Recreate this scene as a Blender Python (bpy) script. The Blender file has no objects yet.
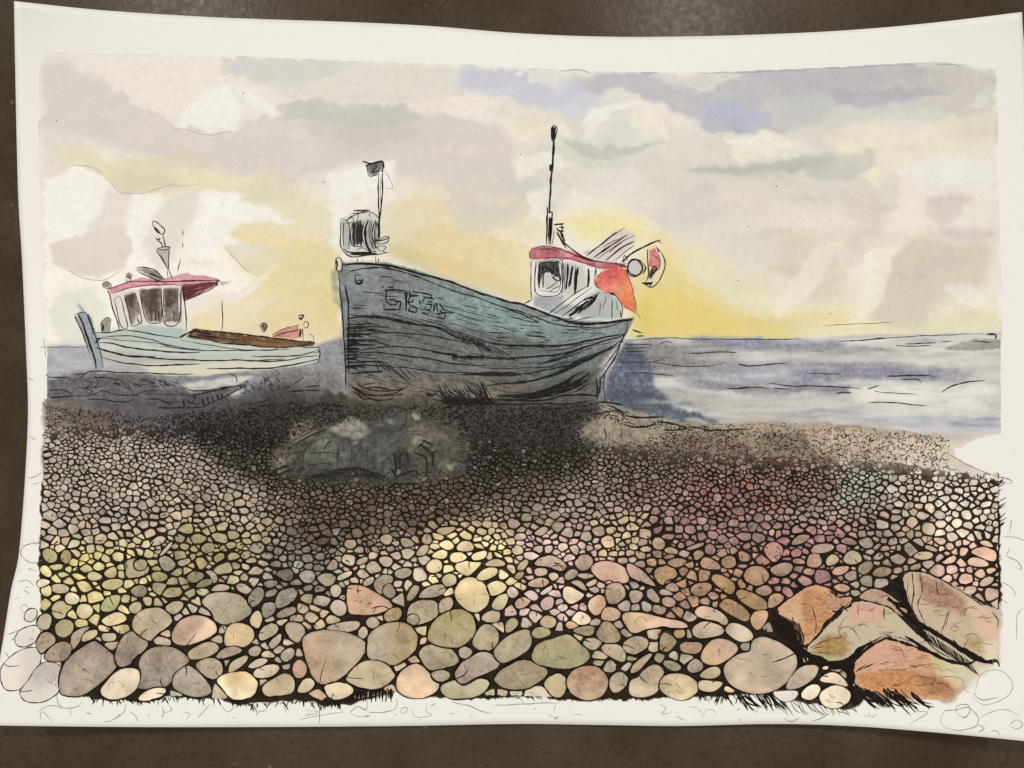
import bpy, math, random
import numpy as np
from mathutils import kdtree

random.seed(7)
rng = np.random.default_rng(7)
R = random.random
U = random.uniform

# ------------------------------------------------------------------ scale of the sheet
S = 0.000416            # metres per drawing unit (an A3 sheet is about 1010 units wide)
H = 0.36                # height of the camera over the table


def lift(u, v):
    """How far the curled sheet stands off the table: the corners and short edges rise."""
    nx = (np.asarray(u, float) - 512.0) / 512.0
    ny = (np.asarray(v, float) - 384.0) / 384.0
    ax, ay = np.abs(nx), np.abs(ny)
    z = 0.0014 + 0.006 * ax ** 3 + 0.019 * ax ** 2.5 * ay ** 2.5 + 0.003 * ay ** 3
    z = z + 0.0006 * (1 + np.sin(nx * 5.3 + 1.0) * np.cos(ny * 3.1 + nx * 2.0))
    return z


def P(u, v, d=0.0):
    z = lift(u, v) + d
    k = S * (H - z) / H
    return np.stack([(np.asarray(u, float) - 512.0) * k, (384.0 - np.asarray(v, float)) * k, z], -1)


# ------------------------------------------------------------------ noise and washes
X0, Y0, CW, CH = 0, 40, 1025, 690          # the painted area as a grid of vertices
gx, gy = np.meshgrid(np.arange(CW) + X0, np.arange(CH) + Y0)
gx = gx.astype(float)
gy = gy.astype(float)


def vnoise(sx, sy, seed):
    g = np.random.default_rng(seed)
    nx, ny = int(CW / sx) + 3, int(CH / sy) + 3
    lat = g.random((ny, nx))
    fx, fy = np.arange(CW) / sx, np.arange(CH) / sy
    ix, iy = fx.astype(int), fy.astype(int)
    tx, ty = fx - ix, fy - iy
    tx, ty = tx * tx * (3 - 2 * tx), (ty * ty * (3 - 2 * ty))[:, None]
    a = lat[np.ix_(iy, ix)] * (1 - tx) + lat[np.ix_(iy, ix + 1)] * tx
    b = lat[np.ix_(iy + 1, ix)] * (1 - tx) + lat[np.ix_(iy + 1, ix + 1)] * tx
    return a * (1 - ty) + b * ty


def fbm(s, seed, n=4, asp=1.0):
    out, amp, tot = 0, 1.0, 0
    for i in range(n):
        out = out + amp * vnoise(max(s * asp, 1.01), max(s, 1.01), seed * 17 + i)
        tot += amp
        amp *= 0.55
        s /= 2.1
    return (out / tot - 0.5) * 2


NA, NB = fbm(46, 1), fbm(46, 2)
NC, ND = fbm(13, 3), fbm(13, 4)
NF = fbm(5, 5, 3)
GR = fbm(2.6, 6, 2)
NS = fbm(7, 8, 3, 6.0)
NT = fbm(3.2, 9, 2, 5.0)
NE = fbm(38, 11, 2)


def lin(c):
    c = np.asarray(c, float) / 255.0
    return np.where(c <= 0.04045, c / 12.92, ((c + 0.055) / 1.055) ** 2.4)


PAPER = np.array([232, 226, 213.0])
canvas = np.ones((CH, CW, 3)) * PAPER


def blur(a, r):
    r = int(round(r))
    if r < 1:
        return a
    for _ in range(2):
        for ax in (0, 1):
            pw = [(0, 0), (0, 0)]
            pw[ax] = (r + 1, r)
            c = np.cumsum(np.pad(a, pw, mode='edge'), axis=ax)
            n = 2 * r + 1
            a = (c[n:, :] - c[:-n, :]) / n if ax == 0 else (c[:, n:] - c[:, :-n]) / n
    return a


def inside(poly, X, Y):
    m = np.zeros(X.shape, bool)
    n = len(poly)
    for i in range(n):
        x1, y1 = poly[i]
        x2, y2 = poly[(i + 1) % n]
        if y1 == y2:
            continue
        c = ((y1 > Y) != (y2 > Y)) & (X < (x2 - x1) * (Y - y1) / (y2 - y1) + x1)
        m ^= c
    return m


def mask(poly, warp=0.0, soft=0.6, fine=0.0):
    pad = warp * 1.5 + soft * 3 + 6
    xs = [p[0] for p in poly]
    ys = [p[1] for p in poly]
    a0, a1 = max(int(min(xs) - pad - X0), 0), min(int(max(xs) + pad - X0) + 1, CW)
    b0, b1 = max(int(min(ys) - pad - Y0), 0), min(int(max(ys) + pad - Y0) + 1, CH)
    sl = (slice(b0, b1), slice(a0, a1))
    acc = 0
    for ox, oy in ((-.25, -.25), (.25, .25), (.25, -.25), (-.25, .25)):
        X = gx[sl] + ox + warp * NA[sl] + (warp * .8 + fine) * NC[sl] + (fine * .9 + warp * .18) * NF[sl]
        Y = gy[sl] + oy + warp * NB[sl] + (warp * .8 + fine) * ND[sl] - (fine * .9 + warp * .18) * NF[sl]
        acc = acc + inside(poly, X, Y)
    hard = acc / 4.0
    if soft < 2:
        return sl, blur(hard, soft)
    w = np.clip(.38 + 1.8 * NE[sl], 0, 1)
    return sl, blur(hard, soft) * (1 - w) + blur(hard, 1) * w


def wash(poly, col, a=1.0, soft=3, warp=6, edge=0.0, gran=0.12, fine=1.0, streak=0.0):
    """One transparent wash: wobbly outline, soft or hard rim, pigment that settles unevenly."""
    sl, m = mask(poly, warp, soft, fine)
    k = a * m * (1 + gran * GR[sl] + 0.18 * NC[sl] + streak * NS[sl])
    if edge:
        e = np.clip(m - blur(m, 3), 0, 1)
        k = k + edge * e
    k = np.clip(k, 0, 1.0)[..., None]
    if edge:
        k = k + (min(edge, .3) * .3 * np.clip(m - blur(m, 2), 0, 1))[..., None]
    canvas[sl] = np.clip(canvas[sl] * (1 - k) + np.asarray(col, float) * k, 12, 250)


def flat(poly, col, a=1.0, soft=0):
    wash(poly, col, a, soft, 0, 0, 0.05, 0.3)


def Tl(ox, oy):
    return lambda pts: [(ox + x * .15625, oy + y * .15625) for x, y in pts]


def blob(cx, cy, rx, ry, n=16, j=0.15):
    return [(cx + rx * math.cos(t * 2 * math.pi / n) * (1 + U(-j, j)),
             cy + ry * math.sin(t * 2 * math.pi / n) * (1 + U(-j, j))) for t in range(n)]


# ------------------------------------------------------------------ sky, with cast shadow streaks painted into its washes
SKY = [(40, 75), (47, 53), (120, 56), (225, 57), (330, 62), (465, 66), (512, 69), (600, 73), (680, 74.5), (764, 72),
       (850, 68), (935, 63), (965, 66), (994, 70), (995, 120), (996, 200), (999, 270), (1000, 337), (900, 336), (800, 338),
       (640, 338), (420, 346), (45, 346), (43, 260), (40, 180)]
wash(SKY, (222, 215, 200), 1, 1, 0.6, 0.25, fine=.5)
wash([(50, 55), (230, 59), (228, 112), (140, 112), (90, 80)], (224, 216, 201), .8, 4)
wash([(42, 60), (58, 58), (110, 92), (160, 116), (230, 138), (300, 160), (340, 172), (330, 192), (230, 172), (150, 155), (90, 140),
      (40, 132)], (197, 191, 185), .8, 5, 9, .2)
wash([(40, 125), (90, 135), (90, 165), (45, 178)], (206, 199, 190), .7, 5)
wash([(222, 59), (320, 62), (420, 66), (466, 68), (470, 95), (400, 102), (330, 97), (290, 94), (245, 78), (220, 72)], (205, 201, 190), .85, 2,
     5, .4)
wash([(255, 118), (290, 96), (340, 102), (400, 105), (440, 115), (500, 122), (560, 150), (540, 200), (470, 200), (430, 185), (360, 168),
      (300, 172), (250, 168), (212, 150), (230, 130)], (193, 187, 179), .85, 5, 9, .3, .3)
wash([(300, 115), (380, 110), (420, 140), (360, 155), (310, 140)], (184, 181, 176), .5, 6, 10)
wash([(175, 127), (172, 118), (200, 97), (226, 80), (242, 105), (240, 131), (205, 133)], (226, 222, 212), .95, 1, 4, .2)
wash([(232, 80), (262, 95), (282, 112), (270, 118), (246, 104)], (226, 221, 210), .9, 1, 4)
wash([(50, 143), (80, 148), (110, 160), (200, 158), (262, 172), (275, 197), (200, 188), (165, 187), (120, 194), (110, 182), (80, 170),
      (55, 155)], (213, 203, 168), .9, 3, 5, .5)
wash([(42, 182), (75, 164), (100, 174), (120, 195), (165, 190), (200, 190), (270, 200), (305, 228), (290, 270), (240, 290), (150, 300),
      (100, 335), (45, 345)], (236, 231, 219), .95, 1, 4, .25)
wash([(48, 245), (60, 238), (130, 225), (134, 250), (122, 268), (100, 279), (70, 272), (50, 262)], (204, 196, 183), .9, 1, 3, .3)  # soft shadow cast on the sheet, put into the sky colour
wash([(80, 240), (98, 188), (134, 190), (122, 242)], (210, 202, 189), .8, 5, 3)  # diagonal streak of that shadow, painted as grey wash
wash([(150, 262), (140, 240), (165, 198), (197, 186), (200, 215), (180, 250), (160, 275)], (208, 202, 190), .85, 4, 3)  # second left-hand shadow streak, painted in the same way
wash([(45, 315), (60, 290), (90, 288), (108, 310), (105, 345), (60, 346)], (206, 206, 188), .7, 3, 4, .4)
wash([(212, 222), (245, 221), (310, 236), (336, 248), (342, 342), (300, 342), (240, 338), (190, 330), (195, 318), (240, 300), (262, 288),
      (275, 265), (240, 240)], (219, 201, 146), .95, 3, 5, .25)
wash([(265, 182), (310, 190), (334, 218), (325, 245), (262, 228), (240, 205)], (213, 203, 164), .85, 4, 7)
wash([(222, 246), (250, 242), (285, 256), (262, 276), (243, 272)], (210, 206, 190), .95, 1, 3, .3)
wash([(205, 306), (250, 298), (300, 300), (320, 316), (300, 335), (220, 330)], (222, 208, 172), .8, 4, 4)
wash([(250, 318), (310, 306), (322, 330), (300, 342), (240, 340)], (216, 196, 176), .5, 4, 4)
wash([(318, 282), (336, 290), (339, 330), (328, 328), (318, 305)], (214, 188, 122), .65, 2, 3, .3)
wash([(331, 270), (338, 268), (344, 300), (342, 310), (333, 302)], (110, 116, 106), .9, 1, 1, .3)
wash([(325, 172), (395, 160), (394, 186), (382, 232), (334, 244), (328, 205)], (228, 224, 212), .95, 2, 4, .2)
wash([(396, 175), (480, 190), (560, 200), (540, 300), (470, 285), (395, 250)], (210, 201, 172), .7, 8, 9)
wash([(384, 228), (398, 200), (440, 200), (470, 225), (524, 240), (530, 300), (500, 300), (450, 278), (400, 266), (380, 258)], (221, 203, 155),
     .9, 6, 9)
wash([(405, 225), (440, 225), (480, 250), (470, 270), (420, 258)], (222, 194, 138), .6, 6, 6)
wash([(380, 248), (402, 238), (414, 252), (440, 272), (500, 294), (530, 306), (500, 306), (420, 274)], (150, 152, 130), .6, 3, 3)
wash([(440, 140), (500, 150), (520, 200), (480, 220), (450, 190)], (196, 191, 178), .6, 7, 10, 0, .35)
wash([(464, 66), (500, 68), (560, 71), (610, 74), (606, 95), (578, 117), (545, 112), (500, 96), (480, 92), (462, 82)], (174, 180, 206), .9,
     4, 6, .3, .45)
wash([(566, 72), (680, 74), (764, 72), (850, 67), (935, 63), (962, 70), (958, 88), (930, 93), (880, 104), (860, 100), (830, 110),
      (815, 126), (780, 132), (740, 130), (700, 117), (650, 102), (620, 90), (596, 96)], (168, 167, 177), .9, 2, 5, .35, .3)
wash([(700, 102), (730, 95), (765, 110), (774, 127), (735, 129), (690, 120)], (166, 172, 200), .65, 7, 8, 0, .4)
wash([(760, 75), (930, 66), (955, 75), (930, 90), (850, 92), (790, 110)], (160, 157, 168), .6, 4, 6)
wash([(925, 63), (994, 70), (995, 116), (972, 118), (940, 110), (958, 90)], (192, 190, 188), .8, 2, 4, .4)
wash([(815, 122), (830, 108), (860, 100), (900, 103), (985, 96), (992, 125), (930, 128), (860, 126), (820, 132)], (206, 204, 200), .9, 2, 4, .3)
wash([(512, 115), (590, 108), (700, 130), (830, 130), (900, 160), (890, 200), (800, 215), (700, 215), (620, 200), (560, 190),
      (515, 180)], (203, 198, 185), .8, 6, 9, 0, .3)
wash([(512, 118), (560, 112), (575, 135), (560, 175), (540, 172), (515, 185)], (223, 216, 196), .85, 3, 6)
wash([(582, 125), (592, 108), (620, 104), (645, 100), (665, 125), (672, 142), (640, 142), (610, 150), (582, 143)], (226, 219, 200), .95, 1,
     4, .2)
wash([(580, 142), (605, 130), (616, 118), (632, 124), (642, 142), (600, 150)], (211, 208, 197), .9, 1, 2, .3)
wash([(562, 142), (590, 143), (620, 148), (668, 141), (640, 151), (610, 160), (580, 154)], (187, 183, 170), .9, 1, 3, .3)
wash([(512, 185), (535, 170), (552, 176), (575, 182), (575, 200), (550, 212), (520, 205)], (192, 191, 184), .8, 3, 5)
wash([(722, 136), (780, 132), (806, 146), (780, 156), (740, 160)], (225, 217, 196), .9, 1, 5, .2)
wash([(600, 160), (720, 158), (800, 155), (872, 150), (868, 190), (780, 205), (700, 205), (640, 180)], (200, 196, 183), .7, 5, 9, 0, .35)
wash([(690, 168), (760, 165), (820, 154), (835, 166), (760, 176), (700, 173)], (178, 175, 164), .75, 2, 4, .2)
wash([(815, 138), (860, 124), (990, 124), (996, 192), (930, 197), (905, 172), (870, 180), (850, 160)], (222, 213, 188), .95, 3, 6, .15)
wash([(905, 168), (930, 155), (990, 160), (998, 196), (920, 197)], (222, 216, 205), .95, 1, 3, .2)
wash([(925, 194), (968, 194), (964, 214), (946, 226), (925, 216)], (204, 192, 180), .8, 2, 3, .3)
wash([(940, 226), (997, 229), (997, 238), (938, 236)], (205, 194, 181), .8, 1, 2, .3)
wash([(600, 205), (760, 200), (852, 200), (884, 222), (870, 262), (790, 280), (720, 282), (690, 262), (650, 225)], (207, 201, 188), .85, 7, 9,
     0, .25)
wash([(660, 235), (700, 240), (740, 280), (800, 310), (1000, 300), (1000, 338), (640, 338), (640, 290)], (218, 208, 164), .8, 9, 8)
wash([(642, 232), (665, 228), (692, 275), (740, 305), (800, 322), (806, 338), (638, 338), (628, 310), (640, 270)], (223, 203, 138), .85, 8, 6)
wash([(640, 306), (700, 312), (790, 320), (800, 337), (640, 337)], (214, 186, 112), .6, 5, 4)
wash([(765, 300), (860, 308), (880, 335), (770, 336)], (222, 211, 146), .6, 6, 5)
wash([(562, 216), (600, 206), (650, 218), (648, 246), (600, 240), (565, 236)], (226, 216, 160), .85, 4, 5)
wash([(498, 246), (538, 226), (536, 262), (532, 300), (505, 296)], (222, 208, 155), .8, 5, 4)
wash([(526, 195), (548, 190), (548, 248), (530, 250)], (224, 220, 208), .85, 3, 3)
wash([(842, 192), (884, 190), (884, 252), (846, 250)], (200, 190, 175), .75, 5, 5)  # shadow streak across the sheet's right side, painted in grey
wash([(868, 318), (884, 270), (906, 236), (992, 246), (990, 280), (945, 300), (925, 330)], (204, 198, 178), .85, 4, 5)  # broad right-hand cast shadow, painted into the wash
wash([(790, 240), (830, 250), (845, 300), (800, 312), (780, 270)], (214, 205, 176), .8, 6, 6)
wash([(768, 300), (800, 246), (816, 240), (800, 300), (778, 320)], (228, 219, 192), .7, 5, 4)  # light streak beside the cast shadow, painted paler
wash([(850, 322), (868, 246), (894, 240), (886, 290), (862, 328)], (229, 221, 188), .85, 4, 3)  # light gap between the right-hand shadows, painted paler
wash([(940, 284), (965, 278), (992, 296), (996, 310), (950, 300), (930, 325), (925, 320)], (224, 217, 197), .8, 2, 4, .3)
wash([(900, 310), (1000, 312), (1000, 336), (890, 336)], (214, 206, 170), .7, 4, 4)

for _ in range(150):
    x, y = U(45, 990), U(60, 330)
    if x < 330 and y > 190:
        continue
    c_ = canvas[int(y - Y0), int(x - X0)]
    if c_.mean() < 172:
        continue
    rx = U(12, 55)
    poly = blob(x, y, rx, rx * U(.2, .5), 12, .3)
    wash(poly, np.clip(c_ + U(-13, 9) + np.array([U(-4, 4), U(-2, 2), U(-5, 5)]), 0, 235), U(.35, .75), U(2, 7), U(5, 10), U(.05, .4), .25, U(1, 2))
sl, m = mask(SKY, 0, 0)
canvas[sl] += (np.array([236, 231, 219.0]) - canvas[sl]) * (.22 * m)[..., None]
wash([(640, 292), (668, 285), (690, 300), (740, 322), (735, 337), (636, 337)], (222, 200, 104), .6, 6, 5)
wash([(560, 226), (600, 214), (640, 226), (640, 244), (590, 240)], (226, 214, 140), .5, 5, 4)
wash([(225, 262), (300, 240), (338, 256), (338, 300), (300, 300), (255, 285)], (218, 200, 134), .35, 6, 7, .1, .3)
wash([(268, 300), (338, 292), (340, 338), (310, 334), (240, 330)], (222, 196, 132), .45, 5, 6, .1, .3)
wash([(400, 232), (455, 226), (520, 252), (528, 296), (470, 276), (420, 262)], (220, 190, 126), .3, 7, 7, .1, .3)
wash([(640, 262), (670, 250), (690, 285), (760, 318), (800, 336), (638, 337)], (220, 196, 104), .45, 9, 7, .1, .3)
wash([(868, 318), (884, 262), (910, 240), (994, 250), (985, 285), (945, 302), (920, 330)], (196, 189, 172), .55, 5, 5)  # right-hand cast shadow painted over again, darker
wash([(780, 232), (832, 240), (850, 290), (820, 305), (785, 290)], (204, 196, 172), .5, 6, 5)
wash([(384, 254), (420, 264), (460, 280), (520, 300), (534, 304), (532, 290), (470, 262), (400, 244)], (214, 192, 134), .7, 4, 3, 0, .3)
wash([(632, 300), (650, 296), (656, 337), (628, 337), (630, 322)], (212, 196, 96), .75, 4, 2, 0, .3)
sl, m = mask(SKY, 0, 0)
canvas[sl] *= 1 + m[..., None] * np.array([.018, .008, -.02])
for _ in range(70):
    x, y = U(60, 985), U(75, 325)
    if canvas[int(y - Y0), int(x - X0)].mean() < 178:
        continue
    c_ = canvas[int(y - Y0), int(x - X0)]
    rx = U(6, 26)
    wash(blob(x, y, rx, rx * U(.12, .3), 12, .4), np.clip(c_ + U(-16, 12), 0, 236), U(.3, .7), U(1, 3), 7, U(.05, .3), .35, 2)
for poly, col, a_ in (
        ([(585, 122), (592, 109), (620, 104), (642, 101), (638, 108), (612, 113), (600, 124), (590, 130)], (234, 229, 214), .85),
        ([(640, 104), (662, 122), (668, 138), (648, 132), (630, 118)], (228, 220, 198), .7),
        ([(722, 139), (760, 133), (804, 142), (788, 149), (745, 147)], (232, 225, 206), .85),
        ([(205, 98), (226, 82), (241, 104), (237, 129), (206, 131), (176, 125), (182, 112)], (233, 229, 218), .8),
        ([(236, 83), (258, 94), (278, 113), (262, 113), (244, 98)], (232, 228, 217), .8),
        ([(325, 174), (392, 163), (391, 184), (345, 192), (330, 200)], (233, 229, 218), .7),
        ([(44, 186), (62, 178), (90, 172), (106, 188), (104, 212), (82, 238), (50, 240)], (236, 231, 220), .8),
        ([(126, 226), (138, 200), (162, 192), (152, 224), (136, 248)], (236, 231, 219), .8),  # light gap between the left-hand shadow streaks, painted pale
        ([(204, 202), (262, 204), (296, 222), (252, 222), (214, 240), (208, 270), (198, 250)], (237, 232, 221), .75),
        ([(812, 250), (842, 242), (812, 296), (775, 320), (786, 288)], (232, 225, 198), .6),  # light streak on the right, painted in again
        ([(868, 252), (896, 243), (884, 296), (856, 326)], (233, 227, 200), .75),  # light gap between right-hand shadows, painted in again
        ([(895, 172), (930, 157), (990, 160), (997, 182), (935, 187)], (230, 225, 213), .75),
        ([(945, 288), (968, 282), (990, 300), (960, 306)], (230, 224, 206), .7),
        ([(516, 160), (545, 150), (562, 158), (575, 172), (548, 170), (524, 178)], (230, 224, 206), .75)):
    wash(poly, col, a_, 1.4, 4, 0, .15, 1.8)
for poly, col, a_ in (
        ([(562, 142), (590, 143), (620, 148), (668, 141), (640, 151), (610, 160), (580, 154)], (190, 186, 175), .75),
        ([(690, 168), (760, 165), (820, 154), (838, 158), (800, 170), (740, 176), (700, 173)], (182, 179, 168), .6),
        ([(800, 152), (870, 150), (876, 165), (850, 180), (810, 176)], (190, 187, 174), .55),
        ([(580, 141), (605, 130), (616, 118), (632, 124), (641, 142), (600, 149)], (212, 209, 198), .8),
        ([(222, 60), (290, 61), (350, 65), (330, 80), (262, 82), (230, 76)], (204, 202, 194), .6),
        ([(296, 98), (340, 103), (400, 105), (420, 120), (380, 128), (320, 122), (280, 116)], (190, 186, 178), .5),
        ([(945, 228), (996, 231), (996, 237), (942, 235)], (206, 196, 184), .7), ([(928, 196), (967, 196), (962, 212), (944, 222)], (206, 194, 182), .6),
        ([(830, 92), (900, 88), (950, 92), (930, 98), (870, 106), (836, 104)], (170, 168, 178), .55),
        ([(700, 104), (730, 98), (768, 112), (762, 124), (720, 122)], (172, 177, 204), .4)):
    wash(poly, col, a_, 1.4, 4, .2, .25, 1.8)
sl = (slice(55 - Y0, 340 - Y0), slice(40, 1000))
canvas[sl] *= (1 + .022 * GR[sl] + .018 * NF[sl] + .012 * NC[sl])[..., None]
# ------------------------------------------------------------------ sea
SEA = [(600, 341), (640, 337), (760, 340), (850, 335), (1001, 332), (1001, 434), (960, 437), (930, 438), (850, 434), (760, 428), (690, 430),
       (590, 412)]
wash(SEA, (206, 200, 190), 1, 0, 1, .2, .25, streak=.15)
wash([(690, 337), (770, 338), (850, 342), (840, 349), (760, 350), (690, 350)], (132, 138, 168), .9, 2, 3, .1, .3, streak=.3)
wash([(628, 339), (720, 343), (744, 362), (740, 380), (690, 378), (655, 376), (632, 362)], (136, 128, 126), .9, 3, 4, 0, .35, streak=.3)
wash([(760, 346), (880, 347), (900, 351), (860, 355), (760, 354)], (150, 148, 148), .8, 1, 2, .1, .3, streak=.3)
wash([(690, 354), (760, 352), (860, 356), (920, 356), (900, 364), (760, 366), (700, 360)], (192, 184, 174), .7, 2, 3, 0, .3, streak=.4)
wash([(680, 365), (760, 362), (860, 362), (930, 365), (975, 371), (965, 380), (880, 379), (800, 385), (740, 380), (690, 374)],
     (150, 148, 160), .85, 2, 3, 0, .4, streak=.5)
wash([(790, 371), (850, 366), (960, 370), (930, 378), (860, 378), (800, 382)], (132, 134, 170), .8, 2, 3, 0, .4, streak=.5)
wash([(700, 373), (790, 370), (800, 378), (760, 383), (710, 380)], (184, 188, 204), .7, 2, 3, 0, .5, streak=.6)
wash([(676, 380), (760, 382), (850, 386), (872, 394), (800, 399), (740, 392), (690, 388)], (134, 134, 148), .85, 2, 3, 0, .35, streak=.4)
wash([(665, 390), (740, 395), (860, 398), (870, 412), (800, 416), (700, 410), (672, 400)], (170, 166, 152), .85, 3, 3, 0, .45, streak=.5)
wash([(730, 402), (800, 406), (860, 410), (860, 418), (760, 414)], (172, 172, 178), .6, 2, 3, 0, .35, streak=.5)
wash([(850, 388), (986, 382), (996, 402), (900, 406), (850, 402)], (226, 218, 196), .9, 3, 4, 0, .2, streak=.3)
wash([(850, 412), (930, 418), (1000, 416), (1000, 434), (940, 432), (880, 424)], (188, 186, 200), .85, 3, 3, 0, .3, streak=.4)
wash([(970, 394), (1000, 394), (1000, 410), (985, 408)], (182, 180, 188), .7, 2, 2)
wash([(945, 349), (962, 343), (975, 339), (1000, 342), (1001, 349), (980, 351), (955, 351)], (160, 160, 146), .95, 0, 2, .3)
wash([(690, 412), (800, 420), (900, 428), (920, 436), (760, 428), (690, 424)], (208, 194, 174), .8, 2, 3)
wash([(860, 352), (940, 354), (1000, 358), (1000, 366), (900, 362)], (212, 204, 182), .7, 3, 3)
wash([(605, 396), (612, 352), (624, 342), (640, 345), (652, 368), (655, 384), (668, 394), (672, 406), (700, 414), (716, 419), (717, 424),
      (690, 425), (660, 419), (625, 411), (600, 406)], (80, 95, 120), .95, 4, 3, .2, .4)
wash([(615, 388), (650, 390), (668, 400), (672, 410), (640, 410), (612, 402)], (74, 84, 98), .6, 3, 3)
wash([(683, 418), (700, 419), (712, 424), (690, 423)], (215, 205, 190), .8, 1, 1)
LSEA = [(46, 347), (92, 345), (140, 372), (352, 338), (352, 402), (250, 410), (150, 425), (60, 404), (46, 402)]
wash(LSEA, (150, 148, 154), .95, 1, 1, .1, .3)
wash([(46, 347), (94, 346), (98, 366), (60, 378), (46, 378)], (176, 178, 186), .8, 3, 4, .2, .4)
wash([(46, 378), (90, 372), (180, 376), (235, 372), (252, 378), (240, 394), (180, 410), (110, 406), (60, 402), (47, 396)], (98, 92, 92), .9,
     2, 3, .1, .35)
wash([(60, 396), (130, 398), (220, 405), (300, 400), (345, 396), (346, 410), (160, 424), (70, 404)], (98, 96, 102), .8, 4, 4, 0, .35)
wash([(320, 345), (345, 336), (346, 372), (330, 378), (318, 362)], (140, 142, 150), .8, 2, 3, .2, .4)
wash([(150, 376), (240, 374), (236, 384), (190, 388), (160, 390)], (150, 148, 158), .6, 2, 2)
wash([(182, 384), (240, 376), (258, 378), (236, 386), (190, 393)], (214, 206, 190), .85, 1, 2, .2)
wash([(222, 396), (244, 388), (246, 392), (230, 400)], (206, 202, 190), .8, 1, 1)
wash([(244, 390), (262, 382), (288, 386), (292, 396), (262, 404), (240, 404)], (84, 88, 112), .9, 2, 3, .2, .4)
wash([(240, 374), (300, 366), (340, 374), (345, 392), (310, 394), (280, 386)], (124, 112, 104), .75, 4, 3, 0, .35)

for poly in (SEA, LSEA):
    sl, m = mask(poly, 0, 0)
    canvas[sl] *= (1 + m * (.07 * NS[sl] + .06 * NT[sl] + .03 * GR[sl] - .02))[..., None]
    g_ = canvas[sl].mean(-1, keepdims=True) * np.array([1.02, 1.0, .95])
    canvas[sl] = canvas[sl] * (1 - .4 * m[..., None]) + g_ * .4 * m[..., None]
for _ in range(110):
    x, y = U(640, 990), U(340, 428)
    l = U(8, 45)
    dark_ = R() < .38
    wash([(x - l, y), (x, y - U(.6, 1.8)), (x + l, y + U(-1, 1)), (x, y + U(.6, 1.8))], (124, 124, 140) if dark_ else (226, 220, 208), U(.2, .55), 1, .6, 0, .5, .5, .6)
wash([(690, 388), (860, 396), (1000, 384), (1000, 412), (860, 412), (760, 408)], (226, 220, 206), .45, 4, 4, 0, .5, 1, .8)
wash([(680, 396), (760, 402), (800, 412), (720, 412)], (206, 202, 188), .5, 3, 3, 0, .5, 1, .8)
# ------------------------------------------------------------------ shingle
BEACH = [(46, 402), (70, 403), (150, 416), (250, 402), (345, 392), (440, 398), (600, 402), (625, 408), (660, 418), (690, 424), (760, 422),
         (850, 426), (930, 434), (985, 438), (950, 446), (955, 462), (975, 470), (998, 474), (1000, 540), (1001, 600), (999, 640), (998, 660),
         (955, 700), (900, 712), (860, 706), (700, 696), (500, 700), (330, 706), (240, 704), (150, 698), (70, 697), (46, 670), (36, 640),
         (38, 560), (40, 500), (43, 440)]
wash(BEACH, (158, 145, 126), 1, 2, 2, 0, .3)


def bw(poly, col, a=.8, soft=9, warp=8):
    wash(poly, col, a, soft, warp, 0, .3, 1.0)


bw([(45, 402), (345, 392), (345, 440), (200, 445), (120, 440), (60, 425)], (92, 84, 82), .9, 7)
bw([(100, 405), (250, 400), (260, 440), (160, 440)], (92, 90, 98), .6, 7)
bw([(45, 440), (130, 440), (200, 460), (150, 520), (45, 520)], (172, 158, 136), .8)
bw([(60, 405), (110, 415), (110, 440), (50, 430)], (120, 104, 90), .7, 6)
bw([(180, 425), (280, 400), (300, 470), (240, 480)], (66, 62, 56), .85, 7)
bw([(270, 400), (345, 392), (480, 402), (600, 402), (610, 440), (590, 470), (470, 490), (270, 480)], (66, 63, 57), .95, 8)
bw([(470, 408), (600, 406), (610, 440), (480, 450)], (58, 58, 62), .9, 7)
bw([(590, 412), (700, 424), (860, 428), (940, 440), (900, 470), (650, 480), (590, 470)], (152, 136, 112), .85, 8)
bw([(600, 440), (720, 440), (800, 470), (760, 500), (600, 490)], (120, 108, 92), .8, 9)
bw([(700, 424), (940, 434), (990, 438), (930, 452), (800, 436)], (196, 170, 140), .8, 5)
bw([(760, 430), (830, 432), (840, 500), (740, 500)], (128, 114, 94), .75, 9)
bw([(840, 452), (880, 455), (885, 490), (850, 498), (835, 480)], (148, 160, 138), .7, 7)
bw([(885, 440), (950, 440), (1000, 480), (1000, 560), (920, 560), (890, 500)], (196, 182, 162), .85, 9)
bw([(900, 440), (940, 445), (930, 480), (900, 490)], (202, 168, 140), .6, 6)
bw([(940, 438), (1000, 436), (1001, 468), (975, 468), (955, 458)], (218, 208, 186), .9, 3, 3)
bw([(45, 500), (150, 500), (160, 550), (45, 545)], (146, 136, 122), .8)
bw([(38, 545), (150, 540), (160, 640), (40, 650)], (176, 166, 112), .9, 9)
bw([(42, 545), (70, 550), (60, 590), (40, 600)], (178, 168, 114), .7, 8)
bw([(60, 640), (130, 640), (130, 700), (50, 690)], (136, 126, 116), .7, 8)
bw([(150, 470), (290, 480), (270, 560), (150, 560)], (150, 138, 118), .8)
bw([(200, 520), (270, 540), (240, 600), (150, 610), (150, 560)], (134, 128, 88), .8)
bw([(270, 520), (340, 520), (340, 600), (260, 600)], (102, 98, 92), .85)
bw([(300, 480), (430, 470), (430, 545), (300, 540)], (112, 94, 80), .85)
bw([(400, 490), (470, 480), (470, 520), (410, 530)], (120, 104, 90), .7)
bw([(425, 520), (520, 515), (525, 600), (450, 620), (430, 580)], (208, 190, 136), .9, 8)
bw([(500, 480), (640, 480), (640, 530), (500, 540)], (140, 122, 110), .7)
bw([(510, 530), (640, 545), (640, 630), (520, 630)], (178, 150, 144), .85)
bw([(620, 480), (780, 480), (790, 560), (640, 560)], (146, 108, 102), .85)
bw([(600, 515), (650, 510), (650, 560), (600, 560)], (182, 158, 122), .8, 7)
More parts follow.
